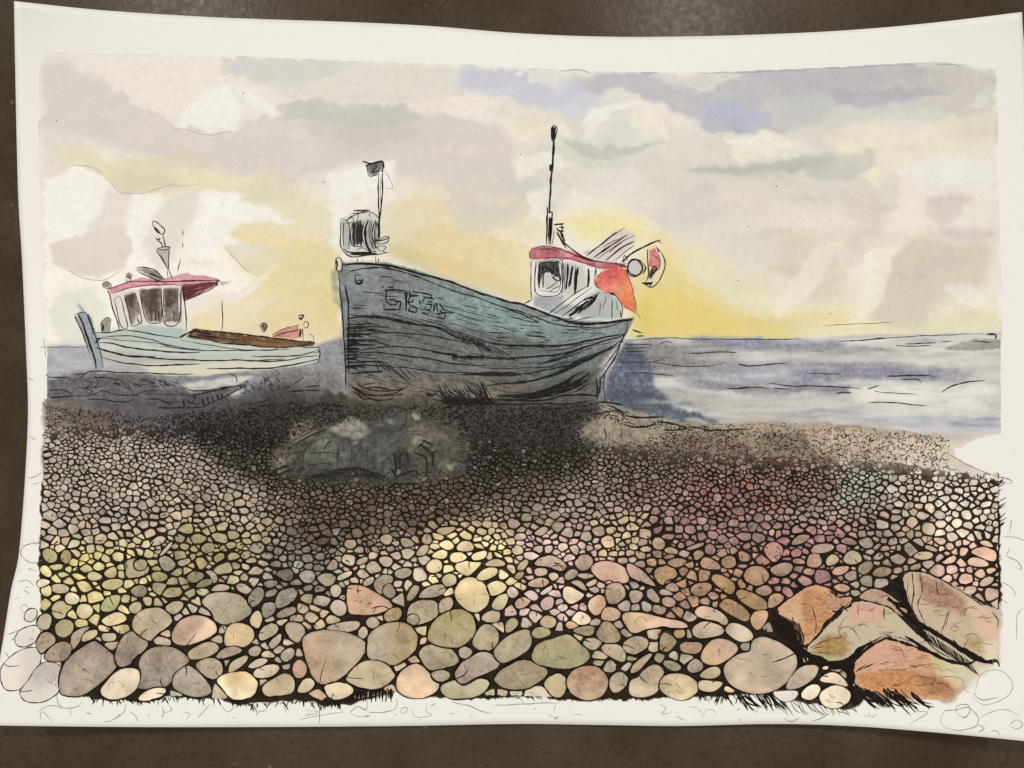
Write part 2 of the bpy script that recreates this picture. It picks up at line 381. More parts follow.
bw([(640, 555), (780, 555), (780, 620), (660, 620)], (164, 122, 96), .8)
bw([(690, 470), (830, 475), (820, 510), (700, 510)], (140, 96, 86), .7)
bw([(760, 520), (860, 520), (850, 600), (760, 600)], (158, 112, 104), .8)
bw([(860, 510), (940, 510), (930, 590), (860, 580)], (136, 118, 104), .7)
bw([(930, 540), (1000, 540), (1000, 600), (940, 600)], (190, 150, 136), .7)
bw([(300, 600), (460, 610), (460, 700), (300, 700)], (160, 140, 114), .8)
bw([(460, 620), (700, 630), (740, 700), (460, 700)], (158, 146, 118), .8)
bw([(130, 600), (300, 590), (300, 700), (130, 700)], (156, 142, 124), .8)

bw([(800, 430), (880, 430), (945, 440), (930, 472), (830, 470)], (204, 180, 152), .7, 8)
bw([(925, 440), (1000, 470), (990, 520), (930, 500)], (212, 200, 178), .6, 9)
bw([(300, 480), (560, 470), (560, 530), (300, 545)], (112, 97, 80), .5, 10)
bw([(60, 440), (190, 445), (180, 500), (60, 500)], (184, 170, 146), .5, 10)
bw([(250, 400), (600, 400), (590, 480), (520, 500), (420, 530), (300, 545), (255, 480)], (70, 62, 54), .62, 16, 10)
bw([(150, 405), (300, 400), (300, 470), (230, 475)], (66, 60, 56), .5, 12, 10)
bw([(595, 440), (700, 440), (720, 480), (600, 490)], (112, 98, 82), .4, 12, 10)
sl, m = mask(BEACH, 0, 3)
f_ = m * np.clip((gy[sl] - 470) / 60, 0, 1) * np.interp(gx[sl], [0, 540, 660, 860, 910, 1024], [1, 1, .25, .25, .9, .9])
canvas[sl] *= (1 + f_[..., None] * np.array([.22, .185, .14]))
bw([(680, 448), (840, 452), (830, 484), (690, 484)], (146, 112, 96), .6, 10)
bw([(890, 438), (950, 440), (962, 474), (900, 476)], (222, 206, 182), .5, 9)
# heap of gear lying on the shingle before the bow
Q = Tl(260, 390)
HEAP = [(268, 466), (275, 450), (292, 426), (320, 414), (350, 412), (380, 408), (410, 402), (440, 408), (465, 424), (472, 450), (462, 474),
        (420, 484), (330, 482), (290, 478)]
wash(HEAP, (100, 92, 82), .8, 9, 6, 0, .3)
wash(Q([(190, 230), (260, 200), (330, 200), (400, 240), (330, 290), (200, 350)]), (168, 150, 118), .8, 2, 2, .2, .4)
wash(Q([(280, 480), (290, 390), (370, 310), (450, 290), (500, 330), (500, 500), (400, 520), (300, 500)]), (116, 122, 106), .9, 1, 2, .3, .3)
wash(Q([(590, 340), (700, 300), (800, 300), (870, 360), (860, 540), (760, 560), (600, 500)]), (92, 100, 94), .9, 1, 2, .3, .3)
wash(Q([(500, 340), (600, 340), (610, 480), (500, 490)]), (124, 126, 122), .8, 1, 1, .2, .3)
wash(Q([(460, 250), (560, 170), (680, 210), (720, 260), (650, 310), (600, 340), (570, 300), (500, 300)]), (176, 164, 150), .9, 1, 2, .3, .4)
wash(Q([(650, 180), (760, 240), (800, 300), (700, 260)]), (66, 82, 86), .9, 2, 2, .2)
wash(Q([(770, 170), (830, 110), (930, 120), (920, 220), (870, 300), (790, 290)]), (92, 104, 94), .9, 1, 2, .3, .3)
wash(Q([(960, 130), (1020, 130), (1020, 190), (990, 200)]), (198, 194, 182), .9, 0, 1, .2)
wash(Q([(880, 330), (960, 220), (1100, 200), (1140, 290), (1060, 360), (960, 420)]), (150, 138, 116), .75, 3, 4, .2, .55)
wash(Q([(1100, 240), (1240, 200), (1340, 340), (1300, 480), (1120, 560), (1080, 400)]), (112, 100, 82), .6, 8, 5, 0, .4)
wash(Q([(860, 400), (960, 390), (980, 560), (860, 560)]), (52, 52, 48), .7, 2, 2)
wash(Q([(300, 540), (500, 510), (640, 500), (800, 550), (800, 590), (500, 580), (300, 590)]), (48, 44, 40), .8, 2, 2)
wash(Q([(60, 380), (140, 360), (240, 420), (200, 520), (100, 500)]), (140, 122, 108), .7, 3, 3)
wash(HEAP, (72, 70, 62), .34, 3, 3, 0, .5, 2, .5)
sl, m = mask(HEAP, 2, 2)
canvas[sl] *= (1 + m * (.20 * NF[sl] + .14 * GR[sl] + .1 * NC[sl] - .06))[..., None]
for _ in range(60):
    x, y = U(285, 460), U(410, 478)
    wash(blob(x, y, U(2, 9), U(1, 4), 9, .3), (150, 142, 128) if R() < .35 else (58, 58, 52), U(.2, .5), 1, 2, 0, .4, 1)
# stone block by the stern
BLOCK = [(578, 430), (584, 420), (605, 414), (630, 422), (664, 425), (664, 440), (630, 446), (600, 448), (585, 442)]
wash(BLOCK, (152, 138, 118), .75, 4, 4, 0, .3)
sl, m = mask(BLOCK, 2, 2)
canvas[sl] *= (1 + m * (.16 * NF[sl] + .1 * GR[sl]))[..., None]

# ------------------------------------------------------------------ large fishing boat
HULL = [(339, 272), (336, 264), (340, 258), (345, 263), (385, 262), (420, 271), (460, 286), (520, 304), (545, 314), (580, 321), (610, 321),
        (634, 317), (630, 327), (626, 336), (618, 352), (609, 366), (600, 380), (597, 400), (580, 403), (540, 404), (470, 402), (430, 404),
        (380, 405), (349, 398), (345, 370), (342, 320)]
wash(HULL, (124, 129, 126), 1, 0, .5, .1, .2, .3)
wash([(430, 282), (480, 294), (545, 316), (600, 324), (620, 330), (560, 342), (500, 340), (440, 330), (400, 310)], (126, 142, 138), .85, 5, 5)
wash([(436, 288), (470, 292), (500, 304), (490, 318), (455, 312)], (130, 154, 142), .8, 5, 4, 0, .35)
wash([(470, 300), (530, 314), (540, 332), (490, 332), (450, 320)], (124, 148, 142), .7, 5, 4)
wash([(345, 318), (400, 316), (480, 330), (560, 346), (610, 345), (600, 372), (520, 388), (400, 376), (346, 372)], (98, 101, 95), .85, 5, 5)
wash([(520, 356), (600, 346), (592, 366), (540, 374)], (104, 122, 112), .7, 4, 3)
wash([(346, 372), (420, 374), (480, 376), (530, 384), (520, 410), (400, 412), (346, 408)], (106, 94, 82), .75, 5, 4)
wash([(346, 400), (470, 398), (600, 396), (600, 412), (346, 414)], (74, 68, 60), .75, 3, 3)
wash([(500, 382), (535, 384), (530, 392), (490, 394)], (136, 110, 96), .7, 2, 2)
wash([(476, 392), (500, 393), (492, 398), (470, 398)], (170, 150, 110), .7, 1, 1)
wash([(540, 384), (600, 366), (598, 400), (520, 402), (480, 400)], (86, 84, 74), .85, 3, 3)
wash([(598, 366), (622, 338), (625, 345), (608, 372)], (190, 186, 176), .8, 1, 1)
wash([(590, 378), (600, 374), (612, 352), (620, 340), (616, 356), (604, 374)], (176, 170, 160), .7, 1, 1)
wash([(597, 378), (606, 372), (602, 400), (597, 400)], (120, 118, 116), .9, 0, 1)
wash([(343, 262), (380, 262), (400, 266), (340, 270)], (140, 140, 134), .7, 1, 1)
flat([(336, 264), (338, 258), (342, 259), (342, 268), (338, 271)], (214, 210, 198))
W = Tl(515, 215)
HOUSE = [(531, 262), (531, 300), (526, 303), (548, 314), (580, 320), (622, 318), (622, 298), (612, 292), (604, 288), (598, 270), (556, 258)]
wash(HOUSE, (222, 217, 206), 1, 0, 0, 0, .1, .2)
wash([(535, 296), (565, 294), (560, 304), (600, 306), (600, 316), (560, 316), (535, 306)], (150, 158, 154), .8, 1, 1, .2)
wash([(585, 296), (600, 290), (620, 300), (622, 318), (580, 320)], (166, 176, 166), .85, 1, 1, .2)
wash(W([(300, 300), (440, 320), (460, 460), (330, 520), (310, 480)]), (170, 166, 158), .5, 1, 1)
ROOF = W([(92, 240), (110, 214), (190, 200), (290, 212), (380, 240), (500, 285), (560, 296), (700, 310), (720, 335), (560, 345), (490, 325),
          (380, 290), (280, 275), (130, 285), (98, 280)])
wash(ROOF, (188, 104, 106), .95, 0, .4, .3, .25, .4)
wash(W([(120, 215), (250, 205), (280, 250), (130, 265)]), (160, 84, 92), .5, 2, 1)
for _ in range(10):
    wash(blob(U(535, 622), U(250, 270), U(2, 6), U(1, 3), 9, .4), (210, 140, 140) if R() < .5 else (166, 84, 92), U(.2, .5), 1, 1, .2, .4, 1)
flat(W([(290, 220), (360, 240), (350, 280), (300, 275)]), (206, 140, 140), .8, 1)
WIN = [W([(145, 300), (200, 285), (290, 300), (285, 470), (150, 470)]), W([(330, 310), (405, 325), (395, 500), (325, 480)]),
       W([(462, 340), (478, 340), (476, 465), (462, 465)])]
wash(W([(155, 300), (285, 295), (285, 400), (230, 370), (190, 340), (175, 400), (155, 450)]), (62, 58, 56), .9, 0, 1, 0, .3)
flat(W([(180, 360), (230, 380), (280, 410), (275, 470), (190, 470)]), (190, 186, 176), .8)
FLAG = W([(506, 430), (520, 400), (560, 360), (610, 338), (680, 335), (715, 350), (740, 430), (770, 530), (785, 620), (700, 595), (680, 560),
          (655, 520), (600, 500), (530, 470)])
wash(FLAG, (228, 122, 84), 1, 0, 1, .3, .2, .6)
wash(W([(520, 420), (570, 355), (640, 335), (690, 345), (690, 400), (620, 440), (560, 465)]), (220, 88, 88), .9, 1, 1, .3)
wash(W([(600, 460), (680, 430), (680, 500), (640, 500)]), (232, 160, 136), .7, 2, 1)
wash(W([(700, 380), (740, 470), (765, 580), (720, 570), (690, 500)]), (236, 128, 66), .8, 2, 1)
for _ in range(12):
    wash(blob(U(600, 634), U(272, 308), U(2, 6), U(2, 5), 9, .4), (234, 164, 132) if R() < .5 else (214, 84, 72), U(.15, .45), 1.5, 1, .2, .4, 1)
BUOY = blob(515 + 768 * .15625, 215 + 337 * .15625, 7.6, 8.6, 18, .03)
wash(BUOY, (198, 190, 182), .95, 0, 0, .2)
HORN = W([(850, 215), (900, 200), (950, 262), (958, 330), (925, 420), (870, 460), (815, 445), (830, 410), (852, 400)])
wash(HORN, (226, 205, 176), .8, 0, 0, 0)
wash(W([(862, 225), (900, 205), (935, 280), (920, 340), (890, 350), (862, 330)]), (214, 118, 112), .9, 0, .5, .2)
wash(W([(870, 350), (905, 345), (870, 420), (850, 400)]), (60, 56, 56), .7, 0, .5)
AWN = W([(460, 270), (640, 110), (700, 90), (770, 130), (760, 190), (640, 300), (540, 300)])
wash(AWN, (206, 194, 184), .8, 1, 1)
V = Tl(325, 150)
WINCH = V([(100, 440), (180, 400), (260, 380), (340, 420), (350, 460), (345, 555), (410, 550), (405, 650), (330, 680), (160, 690), (100, 620)])
wash(WINCH, (206, 202, 190), .9, 0, 1)
wash(V([(170, 470), (240, 450), (235, 610), (170, 600)]), (88, 86, 78), .85, 0, 1)
wash(V([(250, 450), (300, 450), (330, 540), (320, 650), (270, 640)]), (150, 146, 134), .7, 1, 1)
wash(V([(110, 450), (150, 470), (150, 640), (105, 615)]), (158, 154, 144), .7, 1, 1)
LAMP = V([(262, 95), (360, 68), (376, 108), (340, 158), (285, 166), (270, 130)])
wash(LAMP, (112, 116, 108), .95, 0, .5, .2)

sl, m = mask(HULL, 0, 0)
canvas[sl] *= (1 + m * (.10 * NF[sl] + .09 * GR[sl] + .11 * NC[sl] + .08 * NA[sl]))[..., None]
# ------------------------------------------------------------------ small fishing boat
A1, A2, A3, A4 = Tl(40, 210), Tl(180, 270), Tl(40, 310), Tl(160, 340)
SHULL = [(92, 333), (112, 331), (125, 330), (150, 332), (187, 330), (196, 332), (235, 340), (290, 346), (316, 343), (319, 352), (317, 361),
         (300, 366), (250, 370), (205, 376), (170, 376), (130, 373), (98, 373), (94, 352)]
wash(SHULL, (196, 197, 183), 1, 0, .5, .1, .2, .4)
wash([(94, 331), (150, 331), (200, 338), (230, 348), (180, 350), (120, 342), (94, 340)], (172, 186, 172), .8, 2, 2, 0, .3)
wash([(96, 350), (150, 354), (200, 358), (200, 366), (130, 366), (98, 362)], (176, 172, 164), .8, 2, 2)
wash([(180, 352), (260, 352), (310, 348), (310, 356), (240, 360), (190, 358)], (176, 188, 168), .8, 2, 2)
wash([(140, 364), (220, 362), (300, 362), (260, 370), (200, 376), (140, 373)], (214, 204, 176), .9, 2, 2)
wash([(98, 366), (140, 366), (150, 374), (98, 373)], (158, 152, 148), .7, 2, 2)
STEM = [(75, 318), (79, 311), (86, 312), (92, 318), (97, 338), (104, 371), (97, 373), (89, 350), (82, 334)]
wash(STEM, (146, 154, 158), .95, 0, .5, .2)
wash([(76, 305), (79, 303), (88, 314), (80, 313)], (176, 180, 176), .7, 1, .5)
SDECK = A2([(40, 425), (100, 374), (280, 398), (560, 430), (780, 455), (862, 463), (850, 482), (700, 492), (560, 492), (280, 468), (100, 440)])
wash(SDECK, (106, 76, 52), .95, 0, .5, .2, .3)
wash(A2([(420, 440), (780, 465), (700, 490), (480, 485)]), (140, 96, 60), .7, 1, 1)
SCAB = A1([(600, 750), (680, 725), (900, 725), (930, 770), (920, 800), (820, 810), (600, 780)])
wash(SCAB, (170, 184, 170), .9, 1, .5)
SHOUSE = A1([(440, 520), (900, 480), (935, 760), (640, 735), (510, 765)])
wash(SHOUSE, (218, 208, 193), .95, 0, .4)
SROOF = A1([(435, 505), (560, 462), (640, 432), (780, 440), (940, 410), (1020, 415), (1140, 432), (1140, 450), (905, 480), (620, 490), (450, 535)])
wash(SROOF, (212, 142, 146), .88, 0, 1.0, .3, .2)
SAWN = A2([(5, 92), (235, 72), (240, 100), (30, 198), (18, 150)])
wash(SAWN, (140, 66, 70), .9, 0, .5, .2)
wash(A2([(12, 100), (120, 95), (30, 190), (20, 150)]), (70, 40, 40), .7, 1, .5)
wash(A2([(240, 75), (335, 75), (260, 105)]), (176, 172, 164), .9, 0, .5)
SWIN = [A1([(540, 545), (610, 530), (640, 660), (590, 740)]), A1([(637, 505), (775, 500), (775, 715), (690, 715), (650, 600)]),
        A1([(795, 505), (890, 500), (895, 715), (800, 718)])]
for w_ in SWIN:
    wash(w_, (126, 112, 98), .9, 0, .5, .2, .4)
for w_ in (A1([(550, 545), (610, 535), (590, 640), (570, 600)]), A1([(645, 510), (770, 505), (760, 640), (700, 660), (660, 600)]),
           A1([(800, 510), (885, 505), (870, 600), (805, 640)])):
    wash(w_, (78, 64, 56), .8, 1, .5, 0, .5)
flat(A1([(610, 640), (640, 680), (650, 720), (600, 735)]), (206, 194, 178), .8, 1)
FUN = A1([(742, 250), (830, 238), (825, 380), (810, 370)])
wash(FUN, (178, 172, 162), .9, 0, .4)
WING = A1([(612, 380), (680, 370), (740, 390), (800, 450), (740, 450), (680, 410)])
wash(WING, (120, 114, 108), .8, 0, .4)
wash(A1([(400, 470), (430, 458), (455, 480), (440, 500), (405, 495)]), (128, 110, 98), .9, 0, .4)
wash(A1([(545, 410), (570, 395), (590, 420), (580, 445), (550, 440)]), (140, 110, 104), .9, 0, .4)
wash(A1([(390, 720), (430, 690), (450, 700), (440, 780), (390, 780)]), (140, 128, 104), .9, 0, .4)
SRED = A2([(590, 412), (640, 382), (760, 350), (775, 432), (740, 442), (600, 430)])
wash(SRED, (204, 136, 120), .9, 0, .5, .2)
wash(A2([(510, 350), (540, 338), (555, 360), (540, 390), (515, 385)]), (104, 96, 80), .9, 0, .5)

# ------------------------------------------------------------------ parts of the picture as meshes lying on the sheet
INK = (38, 34, 32)
BROWN = (52, 36, 27)
PENCIL = (150, 143, 132)
TINT = np.array([1.0, 1.045, 1.14])      # takes the warm lamp light out of the colours seen
_n = [0]


class Part:
    WS = .95
    def __init__(self, name, label=None):
        self.name, self.label = name, label
        self.v, self.c, self.q, self.t = [], [], [], []
        self.grid = None

    def ring(self, pts, d, col):
        i = len(self.v)
        self.v += [(x, y, d) for x, y in pts]
        self.c += col if isinstance(col, list) else [col] * len(pts)
        return i

    def stroke(self, pts, w=1.0, col=INK, taper=(.35, .55), wob=.35, closed=False, smooth=True, rough=.25, d=None):
        if closed:
            pts = list(pts) + [pts[0]]
        path = spline(pts) if smooth and len(pts) > 2 else resample(pts)
        n = len(path)
        if n < 2:
            return
        _n[0] += 1
        d = (0.00006 + 2e-8 * (_n[0] % 500)) if d is None else d
        ph, ph2 = U(0, 9), U(0, 9)
        L, Rr = [], []
        for i, (x, y) in enumerate(path):
            a = path[max(i - 1, 0)]
            b = path[min(i + 1, n - 1)]
            tx, ty = b[0] - a[0], b[1] - a[1]
            l = math.hypot(tx, ty) or 1
            nx, ny = -ty / l, tx / l
            o = wob * (math.sin(i * .55 + ph) * .5 + math.sin(i * .23 + ph2) * .6)
            s = i / (n - 1)
            k = 1.0
            if not closed:
                k = min(1, taper[0] + (1 - taper[0]) * s * 5, taper[1] + (1 - taper[1]) * (1 - s) * 4)
            hw = w * Part.WS * .5 * k * (1 + rough * (math.sin(i * .8 + ph2) * .6 + U(-.6, .6)))
            L.append((x + nx * (o + hw), y + ny * (o + hw)))
            Rr.append((x + nx * (o - hw), y + ny * (o - hw)))
        a = self.ring(L, d, col)
        b = self.ring(Rr, d, col)
        self.q += [(a + i, b + i, b + i + 1, a + i + 1) for i in range(n - 1)]

    def fan(self, poly, d, colf, rings=(0, .4, .72, .92, 1.0)):
        n = len(poly)
        cx = sum(p[0] for p in poly) / n
        cy = sum(p[1] for p in poly) / n
        c0 = self.ring([(cx, cy)], d, [colf(cx, cy, 0.0)])
        prev = None
        for r in rings[1:]:
            pts = [(cx + (x - cx) * r, cy + (y - cy) * r) for x, y in poly]
            k = self.ring(pts, d, [colf(x, y, r) for x, y in pts])
            if prev is None:
                self.t += [(c0, k + i, k + (i + 1) % n) for i in range(n)]
            else:
                self.q += [(prev + i, k + i, k + (i + 1) % n, prev + (i + 1) % n) for i in range(n)]
            prev = k

    def build(self, parent, mat):
        vs = [np.array(self.v, float).reshape(-1, 3)]
        cs = [np.array(self.c, float).reshape(-1, 3)]
        q = [np.array(self.q, int).reshape(-1, 4)]
        t = np.array(self.t, int).reshape(-1, 3)
        if self.grid is not None:
            gv, gc, gq = self.grid
            q.append(gq + len(vs[0]))
            vs.append(gv)
            cs.append(gc)
        v, c, q = np.concatenate(vs), np.concatenate(cs), np.concatenate(q)
        co = P(v[:, 0], v[:, 1], v[:, 2])
        # wind every face towards the viewer
        def up(f):
            if not len(f):
                return f
            a, b, e = co[f[:, 0]], co[f[:, 1]], co[f[:, 2]]
            z = (b[:, 0] - a[:, 0]) * (e[:, 1] - a[:, 1]) - (b[:, 1] - a[:, 1]) * (e[:, 0] - a[:, 0])
            f = f.copy()
            f[z < 0] = f[z < 0][:, ::-1]
            return f
        q, t = up(q), up(t)
        me = bpy.data.meshes.new(self.name)
        me.vertices.add(len(co))
        me.vertices.foreach_set('co', co.ravel())
        loops = np.concatenate([q.ravel(), t.ravel()]).astype(np.int32)
        me.loops.add(len(loops))
        me.loops.foreach_set('vertex_index', loops)
        starts = np.concatenate([np.arange(len(q)) * 4, len(q) * 4 + np.arange(len(t)) * 3]).astype(np.int32)
        me.polygons.add(len(starts))
        me.polygons.foreach_set('loop_start', starts)
        me.update(calc_edges=True)
        at = me.color_attributes.new('pigment', 'FLOAT_COLOR', 'POINT')
        rgba = np.ones((len(co), 4), np.float32)
        c = (c @ np.array([.3, .59, .11]))[:, None] * .14 + c * .86
        rgba[:, :3] = np.clip(lin(np.clip(c, 0, 255)) * TINT, 0, .9)
        at.data.foreach_set('color', rgba.ravel())
        me.validate()
        me.polygons.foreach_set('use_smooth', [True] * len(me.polygons))
        me.materials.append(mat)
        o = bpy.data.objects.new(self.name, me)
        bpy.context.scene.collection.objects.link(o)
        o.parent = parent
        if self.label:
            o['label'] = self.label
        return o


def resample(pts, step=2.2):
    out = [pts[0]]
    for (x1, y1), (x2, y2) in zip(pts, pts[1:]):
        n = max(1, int(math.hypot(x2 - x1, y2 - y1) / step))
        out += [(x1 + (x2 - x1) * k / n, y1 + (y2 - y1) * k / n) for k in range(1, n + 1)]
    return out


def spline(pts, step=1.8):
    out = []
    n = len(pts)
    for i in range(n - 1):
        p0, p1, p2, p3 = pts[max(i - 1, 0)], pts[i], pts[i + 1], pts[min(i + 2, n - 1)]
        m = max(2, int(math.hypot(p2[0] - p1[0], p2[1] - p1[1]) / step))
        for k in range(m):
            t = k / m
            out.append(tuple(.5 * (2 * p1[j] + (p2[j] - p0[j]) * t + (2 * p0[j] - 5 * p1[j] + 4 * p2[j] - p3[j]) * t * t
                                   + (3 * p1[j] - p0[j] - 3 * p2[j] + p3[j]) * t ** 3) for j in (0, 1)))
    out.append(pts[-1])
    return out


def chaikin(poly, n=2, f=.25):
    for _ in range(n):
        o = []
        for i in range(len(poly)):
            (x1, y1), (x2, y2) = poly[i], poly[(i + 1) % len(poly)]
            o += [(x1 * (1 - f) + x2 * f, y1 * (1 - f) + y2 * f), (x1 * f + x2 * (1 - f), y1 * f + y2 * (1 - f))]
        poly = o
    return poly


def area(p):
    return abs(sum(p[i - 1][0] * p[i][1] - p[i][0] * p[i - 1][1] for i in range(len(p)))) / 2


def offset(poly, f):
    n = len(poly)
    sgn = 1 if sum(poly[i - 1][0] * poly[i][1] - poly[i][0] * poly[i - 1][1] for i in range(n)) > 0 else -1
    out = []
    for i in range(n):
        a, b = poly[i - 1], poly[(i + 1) % n]
        tx, ty = b[0] - a[0], b[1] - a[1]
        l = math.hypot(tx, ty) or 1
        k = f(i) * sgn
        out.append((poly[i][0] + ty / l * k, poly[i][1] - tx / l * k))
    return out


def at(arr, x, y):
    i = min(max(int(round(y - Y0)), 0), CH - 1)
    j = min(max(int(round(x - X0)), 0), CW - 1)
    return arr[i, j]


SKYP, SEAP = Part('sky', 'pale grey and yellow watercolour sky with painted-in shadow streaks'), Part('sea', 'grey blue painted sea with thin ink ripples')
SHORE = Part('shingle', 'painted beach of countless small inked pebbles')
BOAT = Part('fishing_boat', 'large painted grey fishing boat with teal planks and a red roofed wheelhouse')
BOAT_S = Part('fishing_boat', 'small painted pale green fishing boat with a pink roof')
HOUSE_P, FLAG_P, MAST_P, WINCH_P, LAMP_P, BUOY_P, HORN_P, RAIL_P = (Part('wheelhouse'), Part('flag'), Part('mast'), Part('winch'), Part(
    'lamp_post'), Part('ring_buoy'), Part('stern_sail'), Part('boom'))
ROOF_P, ROOF_S = Part('roof'), Part('roof')
WINP = [Part('window') for _ in WIN]
WINS = [Part('window') for _ in SWIN]
HOUSE_S, MAST_S, DECK_S, STEM_S, RED_S = Part('wheelhouse'), Part('mast'), Part('deck'), Part('stem_post'), Part('stern_board')
HEAP_P = Part('gear_heap', 'painted heap of greenish drums and nets on the shingle')
BLOCK_P = Part('stone_block', 'painted pale stone block under the stern of the large boat')
DOODLE = Part('pencil_scribble', 'faint pencil loops in the blank margin')

lab = np.zeros((CH, CW), int)
parts = [None]


def claim(part, poly, warp=0.0, fine=0.0):
    if part not in parts:
        parts.append(part)
    sl, m = mask(poly, warp, 0, fine)
    lab[sl][m > .5] = parts.index(part)


def grow(poly, k):
    return offset(poly, lambda i: k)


claim(SKYP, grow(SKY, 2.5))
claim(SKYP, [(340, 330), (1000, 330), (1000, 345), (340, 352)])
claim(SEAP, SEA)
LSEAP = Part('sea', 'patch of grey blue sea and foreshore beside the small boat')
claim(LSEAP, LSEA)
claim(SHORE, grow(BEACH, 3), 2, 2)
claim(HEAP_P, HEAP)
claim(BLOCK_P, BLOCK)
for p_, polys in ((RAIL_P, [AWN]), (BOAT, [HULL]), (HOUSE_P, [HOUSE]), (FLAG_P, [FLAG]), (ROOF_P, [ROOF]), (HORN_P, [HORN]), (BUOY_P, [BUOY]),
                  (WINCH_P, [WINCH]), (LAMP_P, [LAMP]), (BOAT_S, [SHULL, SCAB]), (STEM_S, [STEM]), (HOUSE_S, [SHOUSE]), (ROOF_S, [SROOF, SAWN]),
                  (DECK_S, [SDECK]), (RED_S, [SRED]), (MAST_S, [FUN, WING])):
    for g_ in polys:
        claim(p_, g_)
for p_, g_ in list(zip(WINP, WIN)) + list(zip(WINS, SWIN)):
    claim(p_, g_)
HEAVY = W([(520, 300), (560, 300)])

# ------------------------------------------------------------------ pen work: large boat
a = Tl(325, 250)
b = Tl(325, 310)
c = Tl(470, 260)
e = Tl(480, 310)
s = BOAT.stroke
for pts, w in (([(85, 130), (95, 230), (105, 360), (115, 470), (125, 600), (130, 760), (135, 900)], 1.5),
               ([(125, 220), (147, 300), (150, 420), (150, 600), (152, 780)], 1.7), ([(128, 225), (140, 300), (146, 350)], 1.4),
               ([(65, 110), (72, 55), (100, 52), (112, 100), (108, 135), (85, 140), (65, 110)], 1.0), ([(72, 60), (80, 90), (75, 130)], 1.6),
               ([(110, 92), (250, 90), (400, 98), (560, 140), (740, 185), (900, 240), (1024, 292)], 2.3),
               ([(115, 100), (240, 84), (330, 95), (420, 105)], 1.8),
               ([(110, 135), (250, 122), (400, 115), (560, 162), (700, 215), (860, 272), (1024, 322)], 1.1),
               ([(130, 145), (300, 112), (450, 128), (640, 182)], .9), ([(320, 150), (340, 158)], 1.2),
               ([(350, 170), (400, 172), (430, 175)], 1.0), ([(390, 210), (460, 205), (520, 215)], .6), ([(430, 190), (540, 200)], .6),
               ([(195, 170), (198, 205), (220, 218), (242, 205), (238, 180)], 1.6), ([(205, 195), (235, 195), (220, 215), (205, 205)], 2.0),
               ([(180, 165), (210, 160), (240, 165)], .8),
               ([(700, 340), (800, 365), (900, 395), (1024, 425)], .7), ([(780, 385), (900, 425), (1024, 460)], .7),
               ([(150, 415), (350, 428), (480, 452), (560, 470), (720, 500), (850, 560), (1024, 600)], 2.0),
               ([(200, 425), (340, 432), (470, 458), (600, 480)], 1.6), ([(540, 440), (620, 470), (800, 510), (1024, 580)], .9),
               ([(640, 455), (720, 470), (800, 500)], 1.0), ([(660, 440), (760, 465)], 1.0), ([(230, 450), (330, 480), (420, 500)], .7)):
    s(a(pts), w)
# the registration on the bow, in the painter's own unreadable strokes
for pts in ([(360, 235), (376, 240)], [(380, 262), (440, 250), (510, 262)], [(405, 240), (440, 238)], [(395, 262), (388, 320), (420, 352), (455, 345), (462, 325)],
            [(378, 345), (378, 382), (478, 384), (485, 332), (440, 330)], [(515, 258), (518, 388)], [(524, 262), (522, 380)],
            [(540, 262), (545, 300), (530, 330), (548, 362), (532, 385)], [(530, 330), (560, 330), (552, 315)], [(530, 384), (580, 398), (588, 372), (555, 352)],
            [(560, 265), (640, 282), (682, 290), (680, 312), (640, 305), (622, 335)], [(540, 290), (600, 290)],
            [(640, 350), (682, 350), (672, 382), (640, 382), (642, 360)], [(655, 330), (690, 330)], [(705, 340), (692, 392)], [(718, 335), (722, 398)],
            [(735, 340), (745, 360), (762, 382), (800, 392)], [(720, 402), (772, 405), (762, 438), (718, 430)], [(620, 400), (662, 412)],
            [(735, 385), (745, 398), (820, 402)], [(400, 320), (450, 318)], [(600, 320), (610, 350)]):
    s(a(pts), U(1.4, 2.0), INK, (.8, .8), .5, False, False)
for pts in ([(230, 265), (330, 275), (385, 280)], [(340, 292), (470, 298)], [(345, 318), (400, 322)], [(380, 250), (480, 272), (560, 285)],
            [(620, 300), (700, 318)], [(180, 352), (260, 358)], [(170, 376), (250, 378)], [(160, 364), (240, 370)]):
    s(a(pts), .9)
